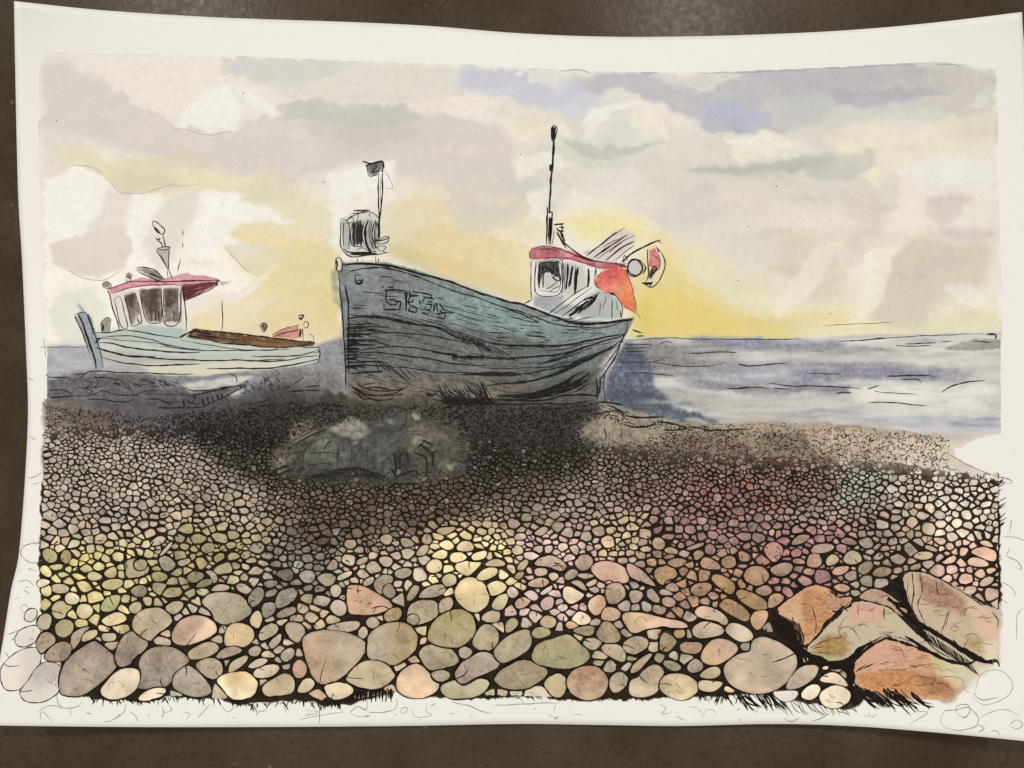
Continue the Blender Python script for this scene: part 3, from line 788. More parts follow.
for pts, w in (([(170, 165), (280, 150), (450, 145), (640, 160), (800, 190), (1024, 226)], 1.2),
               ([(160, 270), (250, 250), (420, 235), (560, 240), (700, 265), (850, 296), (1024, 300)], 1.2),
               ([(680, 265), (760, 280), (850, 285)], 2.0), ([(820, 295), (900, 300), (1024, 300)], 2.2),
               ([(165, 290), (280, 270), (450, 285), (650, 310), (800, 340), (1024, 358)], 1.6),
               ([(165, 362), (300, 355), (520, 370), (700, 395), (850, 400), (1024, 405)], 1.2), ([(165, 405), (250, 400), (370, 394)], 2.2),
               ([(320, 330), (345, 395)], 1.2), ([(340, 325), (390, 390)], 1.3), ([(360, 330), (420, 395)], 1.5), ([(375, 330), (440, 380)], 1.4),
               ([(410, 365), (540, 465)], 1.2), ([(470, 370), (545, 440)], 1.2), ([(520, 380), (580, 435)], 1.0), ([(440, 385), (500, 430)], 1.2),
               ([(560, 385), (610, 415)], .8), ([(830, 150), (930, 235)], 1.3), ([(850, 150), (950, 230)], 1.3), ([(880, 160), (990, 235)], 1.2),
               ([(910, 165), (1030, 245)], 1.2), ([(950, 180), (1060, 255)], 1.1), ([(980, 215), (1070, 270)], 1.0),
               ([(150, 470), (220, 520), (300, 545), (420, 540), (500, 510)], 1.8), ([(170, 490), (270, 560), (360, 580), (440, 565)], 1.8),
               ([(200, 460), (260, 500), (400, 520), (530, 495)], 1.6), ([(180, 520), (240, 565), (280, 575)], 1.8), ([(260, 500), (330, 495), (420, 510)], 1.4),
               ([(240, 475), (320, 470)], 1.2), ([(450, 545), (500, 540)], 1.6), ([(640, 540), (720, 538)], 1.8), ([(650, 552), (700, 550)], 1.6),
               ([(690, 575), (760, 582)], 1.6), ([(870, 410), (1000, 415)], 1.6)):
    s(b(pts), w, BROWN if pts[0][1] > 440 else INK)
for i in range(46):                                     # hatching behind the stem
    y = U(435, 765)
    l = U(60, 120) if R() < .65 else U(120, 270)
    s(a([(140 + U(-8, 6), y), (140 + l * .5, y - U(0, 8)), (140 + l, y + U(-6, 10))]), U(.9, 1.9), INK, (.9, .15))
for i in range(26):                                     # tufts under the keel
    x = 690 + i * 13 + U(-8, 8)
    s(b([(x, 462 + U(-10, 60)), (x + 50 + U(-10, 20), 540 + U(0, 50)), (x + 110, 600 + U(0, 50))]), U(.9, 1.7), INK, (.2, .2))
for i in range(12):
    s(b([(760 + U(-30, 40), 560 + U(-25, 40)), (880, 575 + U(-15, 30)), (1040 + U(-40, 90), 580 + U(-20, 25))]), U(.9, 1.8), INK, (.2, .2))
for pts, w in (([(0, 185), (130, 230), (250, 270), (340, 285), (480, 340), (600, 385), (720, 405), (850, 405), (1024, 385)], 2.3),
               ([(600, 392), (720, 412), (850, 402), (1040, 378)], 2.4), ([(0, 220), (180, 290), (300, 325), (420, 365), (520, 402), (620, 424), (850, 432), (980, 395)], 1.3),
               ([(230, 310), (330, 345), (440, 400)], 1.5), ([(250, 360), (340, 385), (440, 400)], 1.0), ([(115, 465), (250, 468)], 1.2),
               ([(160, 495), (250, 495)], 1.1), ([(355, 485), (480, 490)], 1.4), ([(380, 460), (450, 462)], 1.1), ([(240, 435), (290, 437)], 1.0),
               ([(310, 410), (450, 428)], .8), ([(320, 435), (345, 437)], 2.0), ([(470, 512), (515, 515)], 1.1), ([(600, 445), (700, 450)], 1.0),
               ([(720, 440), (800, 450)], 1.0), ([(760, 470), (850, 465)], .9), ([(560, 455), (660, 470), (760, 462)], .6),
               ([(0, 500), (150, 535), (250, 545), (420, 550), (600, 545), (750, 520), (880, 490), (985, 472)], 2.3),
               ([(0, 620), (200, 630), (400, 620), (560, 605), (700, 570), (850, 520), (985, 482)], 2.0),
               ([(480, 578), (600, 572), (700, 545), (800, 525)], 1.0), ([(0, 655), (100, 692), (350, 690), (520, 682), (680, 640), (850, 580), (980, 510)], .9),
               ([(0, 735), (120, 740), (280, 735), (500, 702), (700, 650), (880, 580), (980, 520)], 1.4), ([(0, 728), (100, 725), (260, 722)], 2.4),
               ([(300, 660), (450, 655), (600, 630), (760, 580)], .7), ([(1010, 375), (1005, 440), (985, 480), (960, 540), (915, 610), (850, 700)], 1.3)):
    s(c(pts), w)
for pts, w in (([(30, 487), (200, 465), (350, 450), (520, 400), (650, 340), (800, 262), (905, 196)], 2.0),
               ([(90, 470), (260, 470), (400, 430), (560, 375), (700, 315)], 1.4), ([(0, 535), (60, 570), (200, 577), (400, 578), (560, 545), (740, 545)], 2.0),
               ([(0, 605), (250, 602), (400, 600), (560, 600), (700, 580)], 1.5), ([(100, 545), (300, 540), (480, 510)], 1.4),
               ([(740, 440), (752, 500), (742, 570)], 2.0), ([(770, 430), (765, 500), (750, 575)], 1.6), ([(800, 410), (790, 480), (800, 570)], 1.0),
               ([(900, 230), (860, 310), (810, 385), (770, 440)], 1.6), ([(750, 590), (860, 595), (920, 610)], 1.8), ([(610, 522), (700, 468)], 1.6),
               ([(560, 545), (680, 542), (735, 550)], 2.0), ([(380, 610), (450, 632), (560, 625)], 1.0), ([(0, 400), (120, 402), (240, 408)], 2.2),
               ([(0, 412), (200, 416)], 1.6)):
    s(e(pts), w)
up_ = spline([(60, 560), (300, 530), (480, 480), (640, 400), (780, 330), (890, 250)])
lo_ = spline([(200, 575), (400, 560), (560, 520), (660, 470), (750, 400), (800, 380)])
for i in range(46):
    k = R()
    n = min(len(up_), len(lo_))
    q0, q1 = U(0, .6), U(.35, 1)
    q1 = max(q1, q0 + .2)
    idx = [min(int(t * n), n - 1) for t in np.linspace(q0, min(q1, .99), 5)]
    s(e([(up_[i2][0] * k + lo_[i2][0] * (1 - k), up_[i2][1] * k + lo_[i2][1] * (1 - k) + U(-4, 4)) for i2 in idx]), U(.7, 1.7), INK, (.2, .2))
up_ = spline([(300, 340), (520, 290), (700, 230), (900, 190)])
lo_ = spline([(300, 420), (500, 400), (700, 320), (880, 230)])
for i in range(22):
    k = R()
    n = min(len(up_), len(lo_))
    q0 = U(.1, .7)
    idx = [min(int(t * n), n - 1) for t in np.linspace(q0, min(q0 + U(.15, .4), .99), 4)]
    s(e([(up_[i2][0] * k + lo_[i2][0] * (1 - k), up_[i2][1] * k + lo_[i2][1] * (1 - k) + U(-4, 4)) for i2 in idx]), U(.6, 1.2), INK, (.2, .2))
for i in range(40):                                     # short hatch along the third strake
    x = 810 + i * 5.6
    s(b([(x, 290 + U(-6, 4)), (x + 7, 318 + U(-5, 8))]), .9, INK, (.5, .3)) if i < 24 else s(c([(0 + (i - 24) * 15, 612), (10 + (i - 24) * 15, 640 + U(-5, 6))]), .9)
for i in range(22):
    x = 0 + i * 12
    s(e([(x, 398 + U(-4, 4)), (x + 14, 424 + U(-6, 8))]), 1.0)
for i in range(7):
    s(c([(10 + i * 26, 520 + i * 6 + U(-6, 6)), (80 + i * 28, 590 + U(-6, 6) + i * 4)]), 1.1)
for i in range(170):                                    # plank grain
    x, y = U(350, 590), U(285, 395)
    if inside(HULL, np.array([[x]]), np.array([[y]]))[0, 0]:
        l = U(6, 26)
        sl_ = .25 if x < 500 else (0 if x < 540 else -.2)
        s([(x, y), (x + l * .5, y + l * sl_ * .5 + U(-.5, .5)), (x + l, y + l * sl_)], U(.5, 1.0), (58, 54, 52), (.2, .2))

w_ = Tl(515, 215)
s = ROOF_P.stroke
for pts, k in (([(95, 245), (108, 216), (190, 200), (280, 214), (340, 238), (440, 270), (540, 300), (640, 312), (710, 318)], 1.0),
               ([(100, 278), (200, 275), (300, 276), (380, 290), (500, 325), (560, 338), (640, 335)], .9), ([(92, 240), (98, 280)], .9),
               ([(150, 222), (240, 218), (280, 240)], .8), ([(380, 255), (460, 285), (560, 302)], 1.4), ([(640, 300), (690, 330), (720, 335)], 1.2)):
    s(w_(pts), k, (90, 40, 44))
s(w_([(270, 100), (318, 180), (400, 245), (462, 282), (560, 300)]), 1.5)
s = HOUSE_P.stroke
for pts, k in (([(105, 285), (102, 420), (105, 545)], 1.0), ([(128, 290), (126, 492)], .8), ([(138, 296), (296, 288), (290, 496), (136, 498), (138, 296)], .9),
               ([(155, 302), (284, 300), (280, 480), (160, 482)], .7), ([(303, 285), (306, 505)], .9), ([(322, 300), (316, 490)], .7), ([(312, 330), (300, 520)], .5),
               ([(520, 340), (520, 395)], .9), ([(105, 545), (60, 570)], 1.2), ([(100, 550), (75, 560)], 1.2),
               ([(210, 640), (330, 540), (470, 450)], 1.0), ([(240, 640), (360, 560), (490, 465)], .7), ([(300, 650), (420, 560), (535, 500)], 1.2),
               ([(345, 652), (420, 590), (470, 550)], 3.0), ([(400, 630), (470, 570), (530, 515)], 2.4), ([(330, 645), (430, 590), (545, 490)], .8),
               ([(440, 540), (520, 530), (470, 590)], 1.6), ([(380, 600), (440, 570)], 1.6), ([(220, 625), (280, 580)], .7), ([(500, 560), (440, 610)], 1.0),
               ([(580, 520), (575, 560), (560, 600)], .6), ([(545, 560), (540, 640)], .6), ([(622, 540), (622, 670)], 1.0), ([(650, 550), (655, 610)], .6),
               ([(560, 500), (620, 500), (660, 540), (690, 600), (680, 660)], .9), ([(600, 505), (640, 515)], 1.4), ([(675, 610), (680, 660)], 1.2),
               ([(520, 330), (510, 420), (540, 470)], .6)):
    s(w_(pts), k)
s = WINP[0].stroke
for i in range(16):
    x, y = U(165, 270), U(310, 360)
    s(w_([(x, y), (x + U(-15, 15), y + U(10, 30)), (x + U(-20, 20), y + U(-10, 40))]), U(.9, 1.8))
for pts, k in (([(155, 310), (150, 400), (155, 470)], 2.0), ([(178, 470), (180, 390), (200, 350)], 1.4), ([(275, 340), (285, 420), (240, 400), (270, 380)], 1.6),
               ([(195, 480), (270, 430)], 1.0), ([(220, 490), (285, 450)], .9), ([(160, 305), (280, 303)], 1.0)):
    s(w_(pts), k)
for pts, k in (([(338, 310), (334, 400), (328, 475)], 2.2), ([(370, 325), (358, 400), (345, 460)], 2.6), ([(402, 335), (392, 420), (380, 505)], 3.0), ([(385, 320), (380, 480)], 1.0)):
    WINP[1].stroke(w_(pts), k)
WINP[2].stroke(w_([(470, 342), (469, 400), (467, 462)]), 2.4)
s = FLAG_P.stroke
for pts in ([(510, 430), (520, 460), (540, 468)], [(700, 325), (735, 420), (765, 520), (775, 600)], [(680, 568), (740, 610), (790, 640), (802, 662)],
            [(525, 430), (535, 442)], [(520, 400), (560, 360)]):
    s(w_(pts), .8, (120, 50, 40))
s = BUOY_P.stroke
c0 = (515 + 768 * .15625, 215 + 337 * .15625)
for q in (7.4, 8.4):
    s([(c0[0] + q * .93 * math.cos(t) + U(-.3, .3), c0[1] + q * 1.06 * math.sin(t)) for t in np.linspace(.4, 7.2, 22)], 1.3)
s(w_([(820, 310), (838, 345), (815, 380), (840, 330)]), 1.2)
s(w_([(690, 290), (700, 260), (720, 280), (690, 300), (715, 310)]), 1.0)
s = HORN_P.stroke
for pts, k in (([(850, 215), (850, 300), (856, 380), (835, 430)], 1.2), ([(900, 200), (950, 260), (958, 330), (922, 420), (870, 462), (820, 440)], 1.2),
               ([(880, 250), (928, 290), (918, 345), (880, 370)], .9), ([(905, 205), (920, 240)], 1.6), ([(870, 400), (905, 345), (890, 330), (865, 400)], 1.6),
               ([(815, 430), (850, 445), (880, 430), (860, 460), (890, 455)], 1.6), ([(810, 440), (870, 435)], 1.4)):
    s(w_(pts), k)
s = RAIL_P.stroke
for pts, k, col in (([(460, 262), (560, 180), (648, 108)], 1.5, INK), ([(500, 272), (600, 205), (720, 128)], 1.8, (92, 74, 76)),
                    ([(520, 285), (640, 200), (765, 128)], .8, INK), ([(580, 292), (660, 225), (760, 170)], 1.6, INK), ([(470, 255), (600, 150), (705, 78)], .7, INK),
                    ([(640, 290), (700, 240), (762, 195)], .8, INK), ([(540, 250), (620, 190)], 1.4, INK), ([(560, 210), (660, 150)], 1.0, (110, 96, 94)),
                    ([(680, 300), (720, 265), (800, 215), (930, 160)], 1.9, INK), ([(915, 165), (935, 180)], 1.8, INK), ([(600, 240), (700, 160)], .9, INK)):
    s(w_(pts), k, col)
m_ = Tl(510, 110)
s = MAST_P.stroke
for pts, k in (([(285, 98), (268, 112), (265, 160), (275, 200), (290, 160), (302, 118), (285, 98)], 1.4), ([(278, 110), (275, 190)], 2.6), ([(290, 110), (284, 190)], 1.6),
               ([(282, 180), (276, 300), (266, 420), (256, 560), (248, 660)], 2.0), ([(276, 200), (268, 330)], 1.0), ([(262, 350), (260, 392)], 2.4),
               ([(240, 620), (240, 770)], 1.2), ([(246, 650), (270, 655), (270, 680)], 1.6), ([(255, 690), (262, 770)], 2.4)):
    s(m_(pts), k, INK, (.8, .8))
for pts, k in (([(203, 0), (205, 100), (203, 190)], 1.4), ([(238, 0), (232, 100), (222, 190)], 2.2), ([(220, 10), (215, 180)], 1.6), ([(205, 120), (225, 125)], 1.6),
               ([(245, 62), (315, 56)], 1.6), ([(280, 80), (318, 82)], 1.6), ([(285, 100), (315, 104)], 1.8), ([(260, 80), (300, 120), (310, 160)], 1.8),
               ([(300, 60), (305, 110)], 1.4), ([(250, 90), (245, 150), (235, 190)], .8), ([(262, 110), (300, 170), (330, 215)], 1.6), ([(290, 120), (318, 170)], 2.0)):
    s(w_(pts), k)
v_ = Tl(325, 150)
s = WINCH_P.stroke
for pts, k in (([(102, 440), (98, 540), (105, 620), (160, 682), (250, 676), (335, 668), (402, 652)], 1.2), ([(102, 440), (150, 470), (155, 640)], 1.0),
               ([(118, 460), (118, 615)], 1.0), ([(130, 470), (150, 440), (185, 420), (260, 390), (330, 420), (352, 460)], 1.0), ([(180, 386), (285, 384)], 1.6),
               ([(165, 405), (275, 400)], .9), ([(215, 400), (210, 440), (190, 480)], .9), ([(285, 400), (290, 430)], 1.0), ([(178, 470), (165, 540), (172, 612), (240, 618)], 1.2),
               ([(280, 450), (258, 500), (256, 560), (272, 620), (298, 655)], 2.6), ([(250, 455), (240, 540), (250, 620)], 1.0), ([(300, 450), (282, 500), (285, 570), (320, 640)], .9),
               ([(330, 460), (345, 520), (330, 600)], 1.0), ([(320, 455), (300, 540), (330, 620), (360, 650)], 1.2), ([(120, 630), (165, 655), (330, 650)], 1.4),
               ([(160, 668), (330, 662)], 2.6), ([(345, 570), (405, 552), (400, 590), (350, 600)], 1.0), ([(355, 610), (390, 620), (370, 650), (400, 660)], 1.0),
               ([(310, 575), (370, 575), (410, 560)], 1.4), ([(210, 690), (212, 722)], .8), ([(322, 680), (326, 742)], 1.0), ([(345, 690), (342, 724)], .8),
               ([(240, 690), (238, 715)], .7), ([(130, 450), (175, 430), (180, 460), (140, 470)], .9), ([(200, 640), (240, 625), (300, 660)], .8)):
    s(v_(pts), k)
for i in range(16):
    x = U(175, 240)
    s(v_([(x, 455 + U(0, 30)), (x - 8 + U(-4, 4), 540), (x - 2, 605 + U(-20, 10))]), U(.9, 2.0), (48, 46, 42))
for i in range(8):
    x = U(300, 340)
    s(v_([(x, 440 + U(0, 30)), (x + U(-10, 10), 540), (x + U(-5, 15), 630)]), .6)
s = LAMP_P.stroke
for pts, k in (([(345, 150), (340, 300), (346, 420), (346, 570)], 1.3), ([(370, 130), (366, 280), (352, 420), (350, 560)], 1.5), ([(358, 160), (354, 330)], .5),
               ([(240, 70), (300, 88), (370, 68)], 1.8), ([(262, 95), (275, 130), (285, 165), (340, 158)], 1.0), ([(262, 98), (370, 72)], 2.2),
               ([(370, 70), (378, 110), (362, 140)], 1.8), ([(290, 110), (330, 100), (300, 140), (350, 130)], 1.2), ([(380, 130), (410, 180), (435, 245), (390, 248)], .4)):
    s(v_(pts), k)

# ------------------------------------------------------------------ pen work: small boat
s = STEM_S.stroke
for pts, k in (([(230, 665), (265, 655), (295, 660), (320, 720), (340, 790)], 1.0), ([(222, 680), (260, 760), (290, 850)], 1.0), ([(240, 600), (285, 650)], .5),
               ([(225, 668), (230, 690)], 1.2)):
    s(A1(pts), k)
for pts, k in (([(240, 20), (280, 100), (310, 200), (345, 300), (360, 380)], 2.0), ([(310, 20), (335, 110), (365, 200), (395, 300), (405, 370)], 1.0), ([(225, 40), (280, 170), (320, 290)], .8),
               ([(300, 150), (340, 270)], 1.4)):
    s(A3(pts), k)
s = BOAT_S.stroke
for pts, k in (([(325, 152), (355, 145), (440, 145), (520, 130), (620, 135), (720, 155), (820, 172), (880, 178)], 1.2), ([(360, 178), (440, 172), (560, 165), (700, 185), (820, 225), (940, 245), (1024, 250)], 1.0),
               ([(355, 182), (420, 182), (600, 200), (760, 215), (860, 240), (1024, 262)], .7), ([(360, 208), (440, 212), (560, 238), (700, 255), (850, 270), (1024, 270)], 1.6),
               ([(350, 240), (420, 260), (520, 285), (620, 298), (740, 302)], 2.0), ([(640, 295), (760, 310), (900, 318), (1024, 322)], 1.3), ([(395, 300), (440, 315), (540, 340), (700, 355), (850, 352), (1024, 345)], 1.3),
               ([(360, 180), (385, 185), (360, 205), (350, 210)], 1.6), ([(880, 180), (940, 150), (1000, 130)], 1.2)):
    s(A3(pts), k)
for pts, k in (([(0, 40), (200, 62), (400, 68), (560, 66), (760, 60)], 1.0), ([(0, 120), (150, 126), (300, 132), (480, 128), (640, 136), (800, 130), (920, 110), (1010, 98)], 1.4),
               ([(0, 162), (160, 160)], .9), ([(300, 182), (480, 182), (640, 182), (760, 172), (900, 150), (1010, 120)], 1.5), ([(590, 105), (740, 106), (880, 98), (1000, 72)], 1.2),
               ([(460, 128), (640, 130), (800, 122)], 1.0), ([(1000, 60), (1024, 80), (1018, 120), (1010, 150)], 1.2)):
    s(A4(pts), k)
for pts, k in (([(0, 435), (60, 400), (110, 375)], 1.2), ([(0, 445), (120, 470), (280, 495), (420, 510), (560, 515), (700, 505)], .8), ([(820, 408), (850, 420), (860, 460)], .7),
               ([(780, 500), (880, 495), (892, 520), (850, 530)], 1.0), ([(270, 192), (272, 300), (268, 388)], 1.0)):
    s(A2(pts), k)
s(A1([(395, 780), (395, 720), (425, 690), (450, 700), (440, 775)]), .8)
s(A1([(405, 730), (400, 775)]), 1.8)
s = DECK_S.stroke
for pts, k in (([(75, 375), (280, 400), (420, 412), (560, 432), (780, 456), (862, 463)], 1.5), ([(60, 420), (160, 440), (280, 468), (420, 480), (560, 492), (700, 494), (850, 484)], 1.3),
               ([(110, 380), (60, 420), (140, 432)], 1.6), ([(120, 400), (240, 430), (420, 455)], 1.0), ([(90, 390), (200, 410)], 2.2), ([(740, 490), (800, 480), (862, 462)], 1.0),
               ([(100, 410), (240, 440)], 1.6), ([(400, 440), (640, 470)], .7)):
    s(A2(pts), k, BROWN)
s = HOUSE_S.stroke
for pts, k in (([(440, 520), (470, 640), (510, 765)], 1.3), ([(475, 570), (500, 550), (520, 570), (545, 680), (560, 750), (540, 758), (515, 740), (490, 640), (475, 570)], .9),
               ([(540, 545), (575, 690), (590, 745)], 1.0), ([(610, 530), (640, 650), (655, 720)], .9), ([(585, 745), (655, 725)], .9), ([(635, 510), (655, 620), (690, 715), (775, 720)], 1.0),
               ([(775, 500), (778, 720)], 1.2), ([(792, 505), (795, 720), (890, 715), (898, 510)], 1.1), ([(905, 490), (900, 720)], .9), ([(915, 500), (930, 640), (938, 770)], 1.2),
               ([(740, 720), (742, 640), (760, 650), (765, 715)], .9), ([(710, 640), (715, 715)], .8), ([(620, 690), (640, 725), (650, 700)], 1.0), ([(840, 640), (860, 660), (855, 700)], .7)):
    s(A1(pts), k)
s = ROOF_S.stroke
for pts, k in (([(430, 515), (560, 462), (640, 455), (800, 460), (1024, 452)], 1.1), ([(450, 535), (620, 490), (760, 478), (905, 482)], 1.0), ([(545, 440), (560, 465)], 1.0),
               ([(430, 510), (445, 535)], 1.0), ([(400, 470), (430, 458), (455, 482), (440, 500), (405, 492), (400, 470)], .9), ([(545, 432), (560, 425), (585, 445), (560, 462)], .8)):
    s(A1(pts), k, (92, 44, 46))
for pts, k in (([(0, 68), (120, 66), (255, 68)], 1.1), ([(255, 68), (235, 75), (232, 102)], 1.6), ([(232, 102), (140, 150), (30, 198)], 1.0), ([(15, 100), (20, 150), (28, 198)], 1.6),
               ([(20, 130), (200, 90)], 1.0), ([(20, 150), (180, 110)], 1.0), ([(25, 170), (120, 130)], 1.0), ([(30, 185), (100, 150)], .9), ([(20, 110), (220, 78)], .9)):
    s(A2(pts), k, (70, 34, 36))
s = MAST_S.stroke
for pts, k in (([(718, 100), (722, 70), (750, 80), (785, 110), (800, 125), (790, 155), (770, 150), (760, 130), (720, 95)], 1.1), ([(730, 110), (755, 140), (770, 145)], 1.6), ([(785, 160), (795, 200), (802, 235)], 1.2),
               ([(738, 178), (755, 190), (770, 180)], 1.5), ([(750, 190), (775, 210), (785, 235)], 1.3), ([(745, 250), (790, 236), (832, 240), (800, 255), (748, 252)], 1.0), ([(745, 255), (790, 330), (825, 385)], 1.0),
               ([(828, 245), (826, 300), (822, 380)], .9), ([(822, 380), (845, 440)], 1.0), ([(815, 380), (818, 430)], .7), ([(612, 380), (640, 366), (700, 372), (745, 392), (800, 445)], 1.1),
               ([(615, 385), (640, 402), (700, 430), (800, 465)], 1.0), ([(915, 128), (916, 160)], .9), ([(916, 210), (915, 240)], .9), ([(900, 312), (880, 390)], .9), ([(770, 280), (810, 350)], .6),
               ([(700, 400), (780, 440)], 1.6)):
    s(A1(pts), k)
s = RED_S.stroke
for pts, k in (([(590, 430), (680, 402), (770, 380)], 1.1), ([(590, 412), (660, 380), (765, 350)], .7), ([(772, 375), (768, 430)], 2.0), ([(785, 370), (790, 450)], 1.0),
               ([(512, 350), (535, 338), (556, 352), (545, 385), (530, 400)], 1.2), ([(530, 345), (540, 370)], 2.2), ([(755, 295), (790, 290), (770, 320), (760, 300), (785, 315)], 1.6),
               ([(790, 345), (800, 332), (820, 340), (815, 368), (795, 368), (790, 345)], .9)):
    s(A2(pts), k, BROWN)

# ------------------------------------------------------------------ pen work: sea, sky and foreshore
s = SEAP.stroke
f_, g_, h_ = Tl(590, 320), Tl(730, 320), Tl(850, 320)
for fn, L in ((f_, [([(250, 130), (360, 122), (520, 115), (700, 122), (1024, 124)], .8), ([(440, 155), (490, 135), (530, 150)], 1.0), ([(230, 155), (400, 158)], .9), ([(220, 180), (380, 178)], .9),
                    ([(230, 200), (365, 200)], 1.0), ([(220, 225), (350, 222)], .8), ([(170, 270), (380, 270), (468, 250)], .8), ([(385, 268), (480, 282), (560, 294), (680, 296), (780, 292), (865, 275)], 1.0),
                    ([(725, 258), (740, 275)], 1.4), ([(630, 215), (760, 210), (840, 202), (942, 208)], 1.2), ([(220, 342), (300, 335), (400, 342), (550, 362)], 1.0), ([(950, 280), (1024, 296)], 1.0),
                    ([(870, 440), (960, 440), (1024, 434)], 1.0)]),
              (g_, [([(60, 282), (110, 295), (200, 290), (360, 275)], 1.3), ([(500, 340), (600, 342), (710, 348)], 1.0), ([(250, 408), (300, 408), (380, 422), (560, 424), (700, 428), (840, 442)], 1.3),
                    ([(0, 440), (160, 430), (250, 438)], 1.1), ([(280, 438), (395, 438)], 1.1), ([(680, 468), (730, 462), (780, 468)], 1.6), ([(885, 440), (950, 418)], 1.0), ([(0, 122), (200, 124), (460, 122)], .9),
                    ([(690, 138), (860, 128), (1024, 116)], .8), ([(0, 208), (45, 208)], 1.0), ([(520, 200), (600, 200)], .7)]),
              (h_, [([(0, 138), (160, 120), (340, 108), (560, 98), (700, 92), (860, 90)], .8), ([(355, 150), (420, 152), (550, 145)], 1.2), ([(295, 160), (360, 168), (520, 165)], 1.0), ([(580, 140), (650, 137)], 1.0),
                    ([(790, 137), (860, 140), (910, 147)], 1.0), ([(875, 92), (930, 90), (936, 108), (928, 122)], 2.0), ([(230, 362), (380, 354), (480, 354), (548, 366)], 1.6), ([(330, 380), (420, 378), (445, 388), (452, 406)], 1.2),
                    ([(590, 460), (650, 425), (740, 400), (865, 384)], 1.5), ([(155, 452), (240, 466), (430, 476)], .8), ([(120, 530), (260, 526), (380, 540), (490, 552)], 1.2), ([(110, 445), (185, 418)], 1.0)])):
    for pts, k in L:
        s(fn(pts), k, (56, 52, 56), (.5, .3))
s = LSEAP.stroke
for pts, k in (([(0, 238), (150, 236), (280, 242)], .6), ([(38, 410), (70, 432), (180, 432), (190, 455)], 1.2), ([(45, 520), (100, 508), (160, 515), (210, 545)], 1.2), ([(60, 560), (120, 558), (210, 548)], 1.8),
               ([(200, 460), (260, 430), (320, 395), (390, 392), (520, 398), (700, 405), (980, 412)], 1.3), ([(220, 415), (310, 400)], 1.0), ([(330, 440), (420, 432), (540, 455)], 1.0), ([(240, 490), (300, 500), (410, 485)], 1.0),
               ([(210, 550), (330, 545), (400, 515), (470, 540), (600, 545), (660, 520), (760, 515)], 1.1), ([(300, 570), (420, 575), (560, 590), (600, 560)], 1.2), ([(680, 570), (760, 572), (830, 605)], 1.4),
               ([(660, 535), (800, 540), (900, 548)], .9), ([(750, 622), (840, 628), (910, 625)], 1.2), ([(280, 450), (330, 470), (290, 500), (340, 520), (300, 540)], 1.0), ([(780, 585), (840, 590), (890, 585)], 1.0),
               ([(350, 420), (370, 470), (340, 500)], .8)):
    s(A3(pts), k, (48, 44, 44))
for i in range(26):
    x, y = U(460, 850), U(440, 482)
    s(A3([(x, y), (x + U(20, 60), y + U(5, 30))]), U(.8, 1.3), (52, 46, 44))
for pts, k in (([(165, 300), (200, 325), (300, 322), (400, 305), (530, 290)], 1.4), ([(150, 430), (180, 435), (260, 428), (330, 400), (420, 360), (540, 298)], 1.4), ([(150, 380), (155, 430), (145, 440)], 1.8),
               ([(165, 380), (200, 400), (240, 410)], 1.6), ([(180, 355), (330, 330), (470, 300)], 1.4), ([(270, 375), (285, 415)], 2.2), ([(300, 365), (310, 405)], 2.2), ([(330, 355), (342, 395)], 2.2), ([(365, 345), (375, 385)], 2.0),
               ([(390, 335), (400, 372)], 1.8), ([(190, 370), (230, 360), (210, 400)], 1.2), ([(0, 432), (80, 435), (140, 428)], 1.4), ([(440, 215), (470, 225), (490, 240), (488, 270)], 1.0), ([(560, 410), (640, 400), (700, 380)], 1.2),
               ([(820, 330), (920, 325), (1024, 318)], 1.4), ([(940, 300), (1024, 290)], 1.4), ([(800, 300), (840, 300)], 2.2), ([(840, 290), (920, 240)], 1.0), ([(120, 350), (200, 352)], .9)):
    s(A4(pts), k, (44, 38, 36))
for i in range(34):
    x, y = U(510, 760), U(230, 330)
    s(A4([(x, y), (x + U(-15, 20), y + U(5, 30)), (x + U(-10, 30), y + U(0, 30))]), U(.6, 1.0), (52, 48, 48))
s = SKYP.stroke
for x, y in ((56, 120), (243, 93), (323, 182), (520, 154), (738, 280), (830, 313), (748, 226), (776, 186)):
    s([(x, y), (x + .9, y + .5)], 1.2, (80, 78, 76), (1, 1))
for pts in ([(104, 174), (112, 184), (119, 192), (130, 194), (150, 191), (165, 186), (182, 186), (200, 184)], [(166, 122), (174, 128), (186, 130), (200, 133), (212, 135), (226, 132), (238, 133)], [(70, 166), (80, 165), (92, 168), (104, 174)],
            [(62, 268), (78, 276), (92, 280), (108, 278), (122, 270)], [(224, 246), (234, 258), (246, 270), (258, 276)], [(700, 73.5), (764, 71.5), (850, 67.5), (930, 63.5)], [(560, 71.5), (575, 70), (592, 73)],
            [(935, 63.5), (950, 65), (962, 67)]):
    s(pts, 1.1, (194, 183, 160) if pts[0][0] < 500 else (170, 168, 170), (.1, .1), .8)
s(Tl(730, 320)([(600, 36), (760, 28), (1040, 14)]), .6, (110, 100, 70))
s(f_([(270, 60), (330, 82)]), 1.5)
s(f_([(295, 102), (345, 100)]), 1.2)
s = SHORE.stroke
for pts, k in (([(0, 605), (60, 600), (140, 580), (190, 585), (215, 620), (240, 640), (250, 625)], 1.3), ([(200, 590), (260, 620), (380, 625), (470, 620)], 2.0), ([(215, 665), (280, 685), (340, 685), (420, 670)], 1.8),
               ([(110, 540), (180, 575), (240, 600)], 1.6), ([(430, 650), (520, 662), (580, 680), (620, 685)], 1.8), ([(470, 705), (560, 704), (640, 692)], 1.5), ([(620, 680), (700, 692), (780, 706), (900, 704), (1024, 700)], 1.6)):
    s(f_(pts), k)
